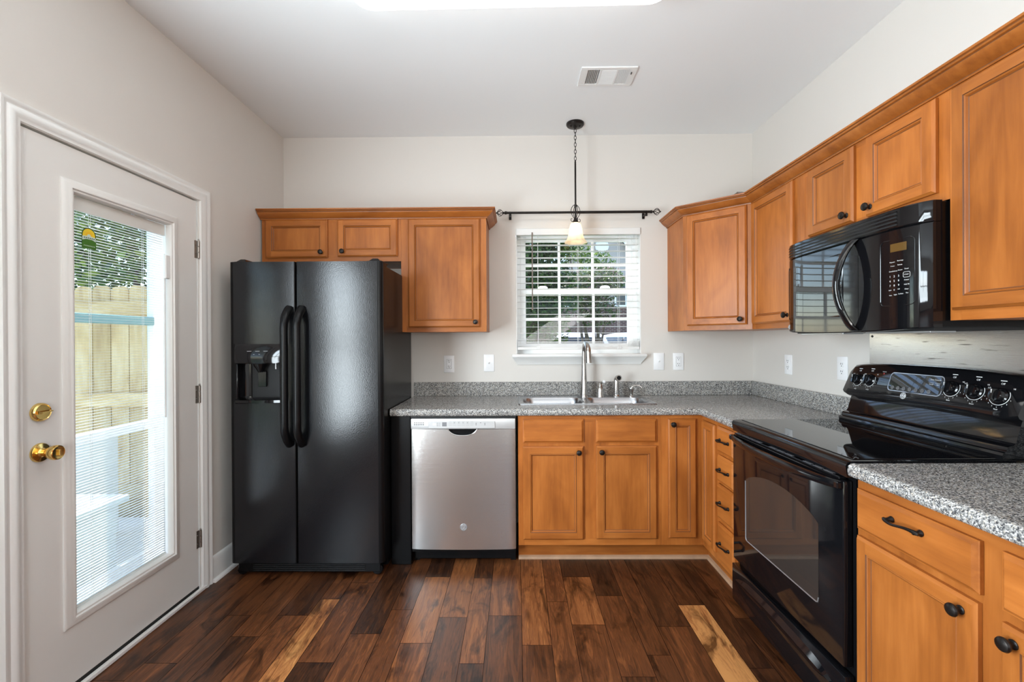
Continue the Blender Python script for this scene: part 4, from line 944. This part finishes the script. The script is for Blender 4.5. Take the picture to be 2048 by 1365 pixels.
# ================================================================== stove
Y0, Y1 = 1.4525, 2.2135
rg = thing('stove', 'black electric range with glass cooktop between the counters', 'stove', (1.3, (Y0 + Y1) / 2, 0))
q = MB(); q.box((1.092, Y0 + .002, .035), (1.655, Y1 - .002, .895), 'black_satin').box((1.085, Y0 + .02, .24), (1.092, Y1 - .02, .85), 'black_matte'); q.build('body', rg)
q = MB(); q.prism([(1.062, Y0, .868), (1.057, Y0, .905), (1.063, Y0, .917), (1.080, Y0, .921), (1.60, Y0, .921), (1.60, Y0, .895), (1.09, Y0, .895), (1.09, Y0, .868)], (0, Y1 - Y0, 0), 'black_gloss'); ck = q.build('cooktop', rg, smooth=40)
q = MB(); q.box((1.095, Y0 + .018, .9212), (1.566, Y1 - .018, .9238), 'black_glass', .001); q.build('glass_surface', ck)
for (xx, yy) in ((1.12, Y0 + .03), (1.12, Y1 - .03), (1.62, Y0 + .03), (1.62, Y1 - .03)):
    q = MB(); q.lathe([(.018, 0), (.018, .036)], (xx, yy, 0), (0, 0, 1), 'black_satin', 12); q.build('foot', rg)
FO = RIGHT(0)
# oven door: frame around the shaped window
q = MB(); xf = 1.058
ya, yb, za, zb = Y0 + .012, Y1 - .006, .245, .853
q.box((xf, ya, za), (1.088, yb, zb), 'black_gloss', .006, 2); od = q.build('oven_door', rg)
q = MB()   # window: arched top, slightly recessed look with bright lower bead
wy0, wy1, wz0 = 1.585, 2.085, .385
pts = [(wy0, wz0), (wy1, wz0), (wy1, .665)]
for k in range(1, 16):
    u_ = k / 16; pts.append((wy1 + (wy0 - wy1) * u_, .665 + .060 * math.sin(math.pi * u_) ** .7))
pts.append((wy0, .665))
q.f([q.v((xf - .0006, a, c)) for a, c in pts], 'oven_window'); q.build('oven_window', od, smooth=0)
q = MB(); q.tube([(xf - .001, wy1, .66), (xf - .001, wy1, wz0 + .012), (xf - .001, wy1 - .004, wz0 + .004), (xf - .001, wy1 - .012, wz0), (xf - .001, wy0 + .012, wz0), (xf - .001, wy0 + .004, wz0 + .004), (xf - .001, wy0, wz0 + .02)], .0022, 'grey_metal', 8); q.build('window_bead', od)
q = MB(); q.box((xf + .001, ya + .02, zb), (1.084, yb - .02, zb + .009), 'black_satin', .002)
q.build('vent_trim', od)
for k in range(12):
    yy = ya + .055 + k * .056
    if k in (0, 4, 8): q = MB()
    if k not in (3, 7):
        for xx in (1.0625, 1.0695, 1.0765): q.box((xx, yy, zb + .0088), (xx + .0028, yy + .046, zb + .0098), 'grey_metal')
    if k in (3, 7, 11): q.build('vent_slots', od, smooth=0)
q = MB(); rings = []   # bowed handle along the top of the door
for k in range(25):
    u_ = k / 24; yy = yb - .004 + (ya - yb + .008) * u_; bw = .040 * math.sin(math.pi * u_) ** .6; w_ = .014 + .006 * math.sin(math.pi * u_)
    cx, cz = xf - .004 - bw, .838 - .004 * math.sin(math.pi * u_)
    rings.append([(cx + w_ * .55 * math.cos(R(30 * j)), yy, cz + w_ * math.sin(R(30 * j))) for j in range(12)])
q.loft(rings, 'black_gloss')
for yy in (yb - .010, ya + .010): q.box((xf - .02, yy - .010, .826), (xf + .004, yy + .010, .850), 'black_gloss', .004)
q.build('handle', od)
q = MB(); q.box((1.052, Y0 + .004, .045), (1.088, Y1 - .004, .222), 'black_gloss', .006, 2); dr = q.build('storage_drawer', rg)
q = MB(); rings = []
for k in range(21):
    u_ = k / 20; yy = Y1 - .06 + (Y0 - Y1 + .12) * u_; zc_ = .165 + .012 * math.sin(math.pi * u_); h_ = .030 * math.sin(math.pi * min(1, min(u_, 1 - u_) * 6 + .05) / 2)
    rings.append([(1.0525, yy, zc_ - h_), (1.044, yy, zc_ - h_ * .6), (1.041, yy, zc_), (1.0525, yy, zc_ + h_ * .8)])
q.loft(rings, 'black_gloss'); q.build('drawer_grip', dr)
# backguard
q = MB(); q.prism([(1.572, Y0 + .012, .918), (1.569, Y0 + .012, .934), (1.573, Y0 + .012, .942), (1.582, Y0 + .012, .945), (1.584, Y0 + .012, .955), (1.589, Y0 + .012, .962), (1.606, Y0 + .012, .966), (1.613, Y0 + .012, .974), (1.638, Y0 + .012, 1.06), (1.672, Y0 + .012, 1.06), (1.672, Y0 + .012, .918)], (0, Y1 - Y0 - .024, 0), 'black_gloss'); q.build('backguard', rg, smooth=30)
q = MB(); rings = []; nb = 20; YM = (Y0 + Y1) / 2; HWY = (Y1 - Y0) / 2 + .004
def cp_top(u_): return 1.203 - .019 * abs(u_) ** 3
def cp_bot(u_): return 1.051 - .014 * abs(u_) ** 2
def cp_x(u_): return .012 * u_ * u_
for k in range(nb + 1):
    u_ = -1 + 2 * k / nb; yy = YM + HWY * u_ ; e = max(0, abs(u_) - .94) / .06; zt_, zb_ = cp_top(u_) - .02 * e * e, cp_bot(u_) + .012 * e * e; o_ = cp_x(u_) + .006 * e
    rings.append([(1.588 + o_, yy, zb_ + .006), (1.584 + o_, yy, zb_ + .016), (1.622 + o_, yy, zt_ - .012), (1.632 + o_, yy, zt_ - .002), (1.642 + o_, yy, zt_), (1.676, yy, zt_), (1.676, yy, zb_), (1.60 + o_, yy, zb_)])
q.loft(rings, 'black_gloss'); cpn = q.build('control_panel', rg, smooth=40)
def on_panel(y, z, lift=.0): # point on the sloped face
    u_ = (y - YM) / HWY; o_ = cp_x(u_); zb_, zt_ = cp_bot(u_) + .016, cp_top(u_) - .012; f_ = (z - zb_) / (zt_ - zb_)
    return Vector((1.584 + o_ + .038 * f_, y, z)) + PN * lift
PN = Vector((-.150, 0, .038)).normalized(); PA = Vector((0, -1, 0)); PZ = Vector((.038, 0, .150)).normalized()
def disp(y0, y1, z0, z1, r, lift, m, mb, n=5):
    mb.f([mb.v(on_panel(YM, 1.1, 0) * 0 + on_panel(y_, z_, lift)) for y_, z_ in rrect(y0, y1, z0, z1, r, n)], m)
q = MB(); disp(1.703, 1.946, 1.093, 1.170, .016, .0012, 'grey_metal', q); disp(1.706, 1.943, 1.096, 1.167, .015, .0018, 'black_glass', q); q.build('clock_display', cpn, smooth=0, recalc=False)
q = MB()
for k, (yy, zz) in enumerate(((1.750, 1.136), (1.723, 1.136))):
    q.box(on_panel(yy, zz, .002) + Vector((0, -.011, -.006)), on_panel(yy, zz, .002) + Vector((.0002, .011, -.0055)), 'decal_white').box(on_panel(yy, zz, .002) + Vector((0, -.011, .0055)), on_panel(yy, zz, .002) + Vector((.0002, .011, .006)), 'decal_white')
q.text('Time Controls', .0075, 'decal_white', on_panel(1.737, 1.154, .0022), PA, PZ).text('On/Off', .006, 'decal_white', on_panel(1.750, 1.136, .0022), PA, PZ).text('Start', .006, 'decal_white', on_panel(1.723, 1.136, .0022), PA, PZ)
for k in range(7): q.lathe([(.008, 0), (.008, .0004), (.0068, .0004), (.0068, 0)], on_panel(1.920 - .028 * k, 1.107, .0018), PN, 'decal_grey', 16)
q.build('display_markings', cpn, smooth=0)
q = MB(); q.text('SURFACE', .005, 'decal_white', on_panel(1.985, 1.168, .0008), PA, PZ); q.lathe([(.003, 0), (.003, .0005)], on_panel(1.985, 1.160, .0005), PN, 'decal_red', 8); q.build('indicator_light', cpn, smooth=0)
KN = [(2.130, 1.123), (2.054, 1.127), (1.671, 1.130), (1.589, 1.128), (1.512, 1.121)]
for i, (yy, zz) in enumerate(KN):
    rr0 = .030; q = MB()
    q.tube([on_panel(yy - rr0 * math.cos(R(a)), zz + rr0 * math.sin(R(a)), .001) for a in range(-200, 40, 12)], .0009, 'decal_white', 5)
    q.text('Off', .0095, 'decal_white', on_panel(yy, zz + .040, .001), PA, PZ).text('HI', .0075, 'decal_white', on_panel(yy - .036, zz + .026, .001), PA, PZ).text('LO', .0075, 'decal_white', on_panel(yy + .036, zz + .024, .001), PA, PZ)
    q.text('Bake' if i == 2 else 'Front' if i in (1, 3) else 'Rear', .007, 'decal_white', on_panel(yy, zz - .044, .001), PA, PZ)
    q.box(on_panel(yy, zz + .050, .001) + Vector((0, -.010, -.0012)), on_panel(yy, zz + .050, .001) + Vector((.0002, .010, .0012)), 'decal_white')
    for j in range(7): q.text(str(9 - j), .006, 'decal_white', on_panel(yy + .037 * math.cos(R(200 + 23 * j)), zz + .037 * math.sin(R(200 + 23 * j)), .001), PA, PZ)
    q.build('dial_markings', cpn, smooth=0)
for yy, zz in KN:
    q = MB(); c0 = on_panel(yy, zz, 0)
    q.lathe([(.027, 0), (.027, .004), (.023, .007), (.021, .018), (.019, .021), (.0001, .022)], c0, PN, 'black_gloss', 28)
    q.loft([[c0 + PN * .018 + PA * u_ + PZ * w_ for u_, w_ in ((-.006, -.020), (.006, -.020), (.006, .020), (-.006, .020))], [c0 + PN * .031 + PA * u_ + PZ * w_ for u_, w_ in ((-.004, -.018), (.004, -.018), (.004, .018), (-.004, .018))]], 'black_gloss')
    q.box(c0 + PN * .0305 + PZ * .004 - Vector((.0008, .0008, 0)), c0 + PN * .0305 + PZ * .017 + Vector((.0008, .0008, 0)), 'decal_white'); q.build('knob', cpn)
q = MB(); monogram(q, on_panel(1.857, 1.079, .0006), PA, PZ, PN, .0135, 'panel_silver', 'decal_grey'); q.build('logo_badge', cpn)

q = MB(); q.box((XR - .003, 1.452, CT + .002), (XR - .0003, 2.166, 1.372), 'backsplash_steel'); 
q.lathe([(.006, 0), (.005, .002), (.0001, .003)], (XR - .003, 2.15, 1.325), (-1, 0, 0), 'slot_dark', 10)
o = q.build('backsplash_panel'); o['label'] = 'scratched stainless sheet on the wall behind the stove'; o['category'] = 'backsplash'

# ================================================================== microwave
MY0, MY1, MZ0, MZ1 = 1.4525, 2.2025, 1.338, 1.760
mw = thing('microwave', 'black over the range microwave with bowed handle', 'microwave', (1.5, (MY0 + MY1) / 2, MZ0))
MC, MH = (MY0 + MY1) / 2, (MY1 - MY0) / 2
def mx_(y): t_ = (y - MC) / MH; return 1.338 - .040 * (1 - abs(t_) ** 9) - .006 * (1 - t_ * t_)
q = MB(); q.box((1.352, MY0 + .006, MZ0 + .012), (XR - .0045, MY1 - .006, MZ1 - .001), 'black_satin', .003); q.box((1.36, MY0 + .02, MZ0 + .002), (1.66, MY1 - .02, MZ0 + .012), 'black_matte'); q.build('case', mw)
q = MB(); q.box((1.365, MY0 + .04, MZ0 - .004), (1.45, MC - .06, MZ0 + .002), 'grey_metal', .001).box((1.365, MC + .06, MZ0 - .004), (1.45, MY1 - .04, MZ0 + .002), 'grey_metal', .001); q.build('grease_filter', mw)
def mface(y0, y1, z0, z1, m, depth=.0, thick=.030, lo_curve=True):
    q = MB(); rings = []; n = 48
    for k in range(n + 1):
        y = y1 + (y0 - y1) * k / n; x_ = mx_(y) - depth; zz = z0 + (.012 * ((y - MC) / MH) ** 2 if lo_curve else 0)
        e = .004
        rings.append([(x_ + thick, y, zz), (x_ + e, y, zz), (x_, y, zz + e), (x_, y, z1 - e), (x_ + e, y, z1), (x_ + thick, y, z1)])
    q.loft(rings, m); return q
YS = 1.708
md = mface(YS + .001, MY1, MZ0, 1.690, 'black_gloss').build('door', mw, smooth=40)
mp_ = mface(MY0, YS - .001, MZ0, 1.690, 'black_gloss').build('control_panel', mw, smooth=40)
gr = mface(MY0, MY1, 1.692, MZ1, 'black_gloss', lo_curve=False).build('vent_grille', mw, smooth=40)
q = MB()
for k in range(4):
    zz = 1.701 + .0128 * k; rings = []
    for j in range(17):
        y = MY1 - .018 + (MY0 + .09 - MY1 + .018) * j / 16; x_ = mx_(y); rings.append([(x_ - .0008, y, zz), (x_ - .0008, y, zz + .0055), (x_ + .004, y, zz + .0055), (x_ + .004, y, zz)])
    q.loft(rings, 'black_matte')
    rings = []
    for j in range(17):
        y = MY1 - .018 + (MY0 + .09 - MY1 + .018) * j / 16; x_ = mx_(y); rings.append([(x_ - .004, y, zz + .0055), (x_ - .004, y, zz + .0075), (x_ + .002, y, zz + .0110), (x_ + .002, y, zz + .0055)])
    q.loft(rings, 'black_gloss')
q.build('louvers', gr, smooth=30)
q = MB(); n = 14   # door window with raised rim
pr_ = rrect(1.785, 2.178, 1.402, 1.655, .02, 4)
for (i0, l0, i1, l1) in ((0, .0002, .003, .003), (.003, .003, .006, .0006)):
    a_, c_ = rrect(1.785 + i0, 2.178 - i0, 1.402 + i0, 1.655 - i0, .02, 4), rrect(1.785 + i1, 2.178 - i1, 1.402 + i1, 1.655 - i1, .018, 4)
    for j in range(len(a_)):
        k = (j + 1) % len(a_); q.quad([(mx_(a_[j][0]) - l0, *a_[j]), (mx_(a_[k][0]) - l0, *a_[k]), (mx_(c_[k][0]) - l1, *c_[k]), (mx_(c_[j][0]) - l1, *c_[j])], 'black_gloss')
for j in range(n):
    y0_, y1_ = 1.795 + (2.168 - 1.795) * j / n, 1.795 + (2.168 - 1.795) * (j + 1) / n
    q.quad([(mx_(y0_) - .0006, y0_, 1.410), (mx_(y1_) - .0006, y1_, 1.410), (mx_(y1_) - .0006, y1_, 1.647), (mx_(y0_) - .0006, y0_, 1.647)], 'black_glass')
q.build('door_window', md, smooth=40)
q = MB(); rings = []   # bowed handle
for k in range(25):
    u_ = k / 24; zz = 1.690 + (1.346 - 1.690) * u_; b0 = math.sin(math.pi * u_) ** .75
    cx, cy = mx_(YS) - .004 - .058 * b0, YS + .012 + .018 * b0; hw_, ht = .020 - .006 * b0, .010 + .002 * b0
    rings.append([(cx + ht * math.cos(R(30 * j)), cy + hw_ * math.sin(R(30 * j)), zz) for j in range(12)])
q.loft(rings, 'black_gloss'); q.build('handle', md)
q = MB(); tn = lambda y: Vector((-(mx_(y + .001) - mx_(y - .001)) / .002, -1, 0)).normalized()
for k in range(6):
    ya_, yb_ = 1.566 - .0092 * k, 1.5568 - .0092 * k; q.quad([(mx_(ya_) - .0008, ya_, 1.612), (mx_(yb_) - .0008, yb_, 1.612), (mx_(yb_) - .0008, yb_, 1.640), (mx_(ya_) - .0008, ya_, 1.640)], 'amber_display')
q.build('clock_display', mp_, smooth=0)
q = MB(); q.tube([(mx_(a) - .0004, a, c) for a, c in rrect(1.488, 1.605, 1.428, 1.654, .016, 4)], .0016, 'black_gloss', 6, cyc=True); q.build('keypad_bezel', mp_)
q = MB(); Z_ = (0, 0, 1)
def kp(y, z): return 1.567 - (1.624 - y) * .70, 1.528 - (1.508 - z) * .748
def mt(s, y, z, size): y, z = kp(y, z); size *= .74; q.text(s, size, 'decal_white', (mx_(y) - .0009, y, z), tn(y), Z_)
for r0, row in enumerate((('1', '2', '3'), ('4', '5', '6'), ('7', '8', '9'))):
    for c0, ch in enumerate(row): mt(ch, 1.624 - .022 * c0, 1.508 - .021 * r0, .013)
mt('0', 1.602, 1.446, .011)
for (y, z, s) in ((1.612, 1.574, 'Popcorn'), (1.572, 1.577, 'Beverage'), (1.610, 1.556, 'Potato'), (1.574, 1.558, 'Reheat'), (1.620, 1.532, 'Cook'), (1.598, 1.532, 'Defrost'), (1.572, 1.534, 'Sensor'), (1.544, 1.536, 'Timer'), (1.544, 1.486, 'Power'), (1.544, 1.466, 'Add 30'), (1.544, 1.445, 'Clear'), (1.624, 1.446, 'Start'), (1.580, 1.448, 'Off'), (1.622, 1.422, 'Vent'), (1.596, 1.424, 'Light'), (1.570, 1.426, 'Surface'), (1.542, 1.428, 'Fan')):
    mt(s, y, z, .0075)
mt('START', 1.544, 1.510, .0065)
ky, kz = kp(1.544, 1.510)
q.tube([(mx_(ky + a) - .0012, ky + a, kz + c) for a, c in rrect(-.010, .010, -.009, .009, .004, 3)], .0005, 'decal_white', 4, cyc=True)
q.build('keypad_markings', mp_, smooth=0)
q = MB(); monogram(q, (mx_(2.165) - .0004, 2.165, 1.372), (0, -1, 0), (0, 0, 1), (-1, 0, 0), .010, 'panel_silver', 'decal_grey'); q.build('logo_badge', md)

# ================================================================== outdoors
b_ = MB(); b_.box((-4.6, -1.5, -.2), (XL - .165, 3.4, -.02), 'patio_concrete', .01); struct(b_, 'patio_slab')
bx = thing('storage_bench', 'white outdoor storage bench seen through the lower door glass', 'bench', (-2.5, 2.08, -.02))
q = MB(); q.box((-2.75, 1.60, -.019), (-2.30, 2.56, .385), 'storm_white', .012, 2); q.build('box_body', bx)
q = MB(); q.box((-2.78, 1.58, .391), (-2.26, 2.60, .430), 'storm_white', .010, 2); q.build('lid', bx)
q = MB(); q.box((-2.86, 1.58, -.019), (-2.79, 3.12, .70), 'storm_white', .010, 2); q.build('back_panel', bx)
b_ = MB(); b_.box((-30, -12, -.35), (XL - .2, 40, -.2), 'lawn').box((XL - .2, D + .2, -.35), (30, 9.5, -.2), 'lawn').box((XL - .2, 9.5, -.35), (30, 18.0, -.19), 'asphalt').box((XL - .2, 18.0, -.35), (30, 45, -.2), 'lawn'); struct(b_, 'ground')

FYY = 3.62
fn = thing('privacy_fence', 'dog eared wooden picket fence seen through the door glass', 'fence', (-4.2, FYY, -.2))
x_ = -1.95; pw, pitch = .142, .150
while x_ > -7.6:
    zt_ = 1.775 + random.uniform(-.008, .012); q = MB()
    q.prism([(x_, FYY, -.18), (x_ - pw, FYY, -.18), (x_ - pw, FYY, zt_ - .035), (x_ - pw + .012, FYY, zt_ - .012), (x_ - pw + .034, FYY, zt_), (x_ - .034, FYY, zt_), (x_ - .012, FYY, zt_ - .012), (x_, FYY, zt_ - .035)], (0, .016, 0), 'fence_wood'); q.build('picket', fn, smooth=0); x_ -= pitch
for zz in (1.60, .86, .12):
    q = MB(); q.box((-7.7, FYY - .038, zz - .065), (-1.95, FYY - .0005, zz + .045), 'fence_rail', .002); q.build('rail', fn)

def tree(name, label, base, blobs, n, mat, trunk, group=None, size=(.05, .10), seed=1, fork=3, h0=None):
    rt = random.Random(seed); o = thing(name, label, 'tree', base, group)
    q = MB(); top = max(b[0][2] for b in blobs)
    for k in range(fork):
        bl_ = blobs[k % len(blobs)][0]; p0 = Vector(base) + Vector((rt.uniform(-.06, .06), rt.uniform(-.06, .06), 0)); p3 = Vector(bl_)
        pts = [p0 + (p3 - p0) * u_ + Vector((math.sin(u_ * 5 + k) * .12, math.cos(u_ * 4 + k) * .12, 0)) * u_ for u_ in [i / 7 for i in range(8)]]
        q.tube(pts, [trunk * (1 - .75 * i / 7) for i in range(8)], 'bark', 8)
    q.build('trunk', o)
    q = MB(); tot = sum(b[1][0] * b[1][1] * b[1][2] for b in blobs)
    for c_, r_ in blobs:
        m_ = int(n * r_[0] * r_[1] * r_[2] / tot)
        for _ in range(m_):
            d = Vector((rt.gauss(0, 1), rt.gauss(0, 1), rt.gauss(0, 1))).normalized() * (rt.random() ** .45)
            p = Vector(c_) + Vector((d.x * r_[0], d.y * r_[1], d.z * r_[2])); s_ = rt.uniform(*size)
            R_ = Euler((rt.uniform(-1.1, 1.1), rt.uniform(-1.1, 1.1), rt.uniform(0, 6.28))).to_matrix()
            q.quad([p + R_ @ Vector(v_) for v_ in ((-s_ * .25, 0, 0), (0, -s_ * .5, s_ * .08), (s_ * .25, 0, 0), (0, s_ * .5, s_ * .08))], mat)
    q.build('foliage', o, smooth=0, recalc=False); return o
G = 'trees beyond the fence'
tree('shade_tree', 'dark leafy tree above the fence at the left of the door glass', (-7.0, 6.4, -.2), [((-7.2, 6.4, 3.2), (1.4, 1.2, 1.5)), ((-6.5, 6.2, 2.5), (1.0, 1.0, 1.1)), ((-7.8, 6.5, 2.3), (1.2, 1, 1.1))], 9000, 'leaf_dark', .14, G, (.07, .15), 11)
tree('shade_tree', 'lighter leafy tree above the fence at the right of the door glass', (-4.2, 5.6, -.2), [((-4.3, 5.6, 3.0), (1.0, 1.0, 1.2)), ((-4.4, 5.2, 2.2), (.9, .8, .8)), ((-3.9, 5.4, 3.6), (1.0, .9, 1.0))], 6500, 'leaf_mid', .11, G, (.07, .15), 12)
G = 'trees outside the sink window'
tree('evergreen_tree', 'dense dark green tree filling the left of the window', (.35, 8.0, -.2), [((.30, 8.0, 2.7), (.60, .7, 1.3)), ((.75, 8.1, 3.3), (.50, .6, .5)), ((.62, 7.9, 2.1), (.55, .5, .6)), ((.35, 7.9, 1.45), (.60, .4, .45))], 16000, 'leaf_dark', .10, G, (.05, .11), 21)
tree('crape_myrtle', 'low pinkish green tree in the middle of the window', (1.65, 9.4, -.2), [((1.35, 9.4, 2.35), (.45, .5, .45)), ((1.85, 9.5, 2.50), (.45, .5, .40)), ((1.65, 9.3, 1.9), (.5, .4, .35))], 5000, 'leaf_pink', .035, G, (.05, .10), 22, fork=6)
tree('green_shrub_tree', 'yellow green leafy tree before the grey gable', (1.9, 11.4, -.2), [((1.45, 11.4, 3.55), (.50, .5, .35)), ((2.05, 11.5, 3.25), (.50, .5, .35)), ((2.35, 11.4, 2.85), (.4, .4, .3))], 1700, 'leaf_mid', .05, G, (.06, .12), 23, fork=4)

# house across the street
hs = thing('neighbour_house', 'grey gabled house with brick lower storey outside the window', 'house', (4.6, 22, -.2))
HY = 22.0
q = MB(); q.box((-1.5, HY, -.2), (9.5, HY + 8, 3.0), 'house_brick'); q.build('brick_wall', hs, smooth=0)
q = MB(); q.box((-1.5, HY, 3.0), (9.5, HY + 8, 4.4), 'siding'); q.prism([(1.5, HY - .05, 4.0), (6.82, HY - .05, 4.0), (4.16, HY - .05, 7.50)], (0, 4, 0), 'siding')
for k in range(30): q.box((1.5 + .0903 * max(0, k - 8), HY - .06, 3.05 + .12 * k), (6.82 - .0903 * max(0, k - 8), HY - .045, 3.07 + .12 * k), 'siding')
q.build('siding_wall', hs, smooth=0)
q = MB()
for sg in (-1, 1): q.prism([(4.16, HY - .35, 7.66), (4.16 + sg * 2.95, HY - .35, 3.72), (4.16 + sg * 2.95, HY - .35, 3.50), (4.16, HY - .35, 7.44)], (0, 8, 0), 'roofing')
q.prism([(-1.9, HY - .3, 4.35), (-1.9, HY + 4, 5.7), (-1.9, HY + 8.3, 4.35)], (11.8, 0, 0), 'roofing'); q.build('roof', hs, smooth=0)
q = MB()
for sg in (-1, 1): q.prism([(4.16, HY - .40, 7.62), (4.16 + sg * 2.98, HY - .40, 3.64), (4.16 + sg * 2.98, HY - .40, 3.36), (4.16, HY - .40, 7.34)], (0, .05, 0), 'vinyl_white')
q.build('rake_board', hs, smooth=0)
q = MB(); q.lathe([(.33, 0), (.33, .06), (.27, .07), (.26, .04), (.0001, .04)], (4.20, HY - .06, 5.85), (0, -1, 0), 'vinyl_white', 28); q.build('round_vent', hs)
for (xx, zz) in ((5.35, 3.55), (2.2, 3.55), (5.35, .9), (7.6, 3.4)):
    q = MB(); q.box((xx - .55, HY - .10, zz - .65), (xx + .55, HY - .055, zz + .65), 'vinyl_white'); wf = q.build('window', hs, smooth=0)
    q = MB(); q.box((xx - .46, HY - .11, zz - .56), (xx - .03, HY - .10, zz + .56), 'car_glass').box((xx + .03, HY - .11, zz - .56), (xx + .46, HY - .10, zz + .56), 'car_glass'); q.build('pane', wf, smooth=0)

def car(label, loc, ang, paint, s=1.0):
    o = thing('parked_car', label, 'car', loc, 'cars parked outside the window')
    T = Matrix.Translation(loc) @ Matrix.Rotation(ang, 4, 'Z') @ Matrix.Scale(s, 4)
    prof = [(-2.2, .35), (-2.25, .75), (-2.1, .95), (-1.75, 1.02), (-1.25, 1.60), (-.5, 1.74), (.5, 1.74), (1.35, 1.66), (1.95, 1.10), (2.2, .95), (2.25, .45), (2.15, .30)]
    q = MB(T); rings = []
    for fr_, ins in ((-1, .05), (-.97, 0), (0, 0), (.97, 0), (1, .05)):
        ring_ = []
        for (y_, z_) in prof:
            hw_ = .92 - max(0, z_ - 1.0) * .28; ring_.append((fr_ * hw_, y_ * (1 - ins * .4), z_ - (ins * .3 if z_ > 1 else 0)))
        rings.append(ring_)
    q.loft(rings, paint); body = q.build('body', o, smooth=30)
    def gl(pts, nm):
        q = MB(T); q.prism(pts, (0, .02, .012), 'car_glass'); q.build(nm, o, smooth=0)
    gl([(-.72, -1.70, 1.075), (.72, -1.70, 1.075), (.62, -1.28, 1.57), (-.62, -1.28, 1.57)], 'windshield')
    gl([(-.70, 1.88, 1.16), (.70, 1.88, 1.16), (.60, 1.46, 1.58), (-.60, 1.46, 1.58)], 'rear_window')
    for sg in (-1, 1):
        q = MB(T); 
        for (ya_, yb_, yc_, yd_) in ((-1.45, -.15, -.15, -1.08), (-.05, 1.0, 1.0, -.05), (1.08, 1.65, 1.35, 1.08)):
            q.prism([(sg * .905, ya_, 1.08), (sg * .905, yb_, 1.08), (sg * .775, yc_, 1.58), (sg * .775, yd_, 1.58)], (sg * .012, 0, 0), 'car_glass')
        q.build('side_windows', o, smooth=0)
        for yy in (-1.4, 1.4):
            q = MB(T); q.lathe([(.20, 0), (.33, .01), (.34, .04), (.34, .20), (.0001, .21)], (sg * .74, yy, .34), (sg, 0, 0), 'rubber', 20); q.lathe([(.20, .205), (.19, .215), (.0001, .222)], (sg * .74, yy, .34), (sg, 0, 0), 'grey_metal', 16); q.build('wheel', o)
    for sx_ in (-1, 1):
        q = MB(T); q.box((sx_ * .55, -2.27, .70), (sx_ * .86, -2.16, .86), 'decal_white', .02); q.build('headlight', o)
car('white parked vehicle in the middle of the window view', (1.95, 15.2, -.19), R(4), 'car_white')
car('silver white parked vehicle at the right of the window view', (4.35, 15.6, -.19), R(20), 'car_silver')
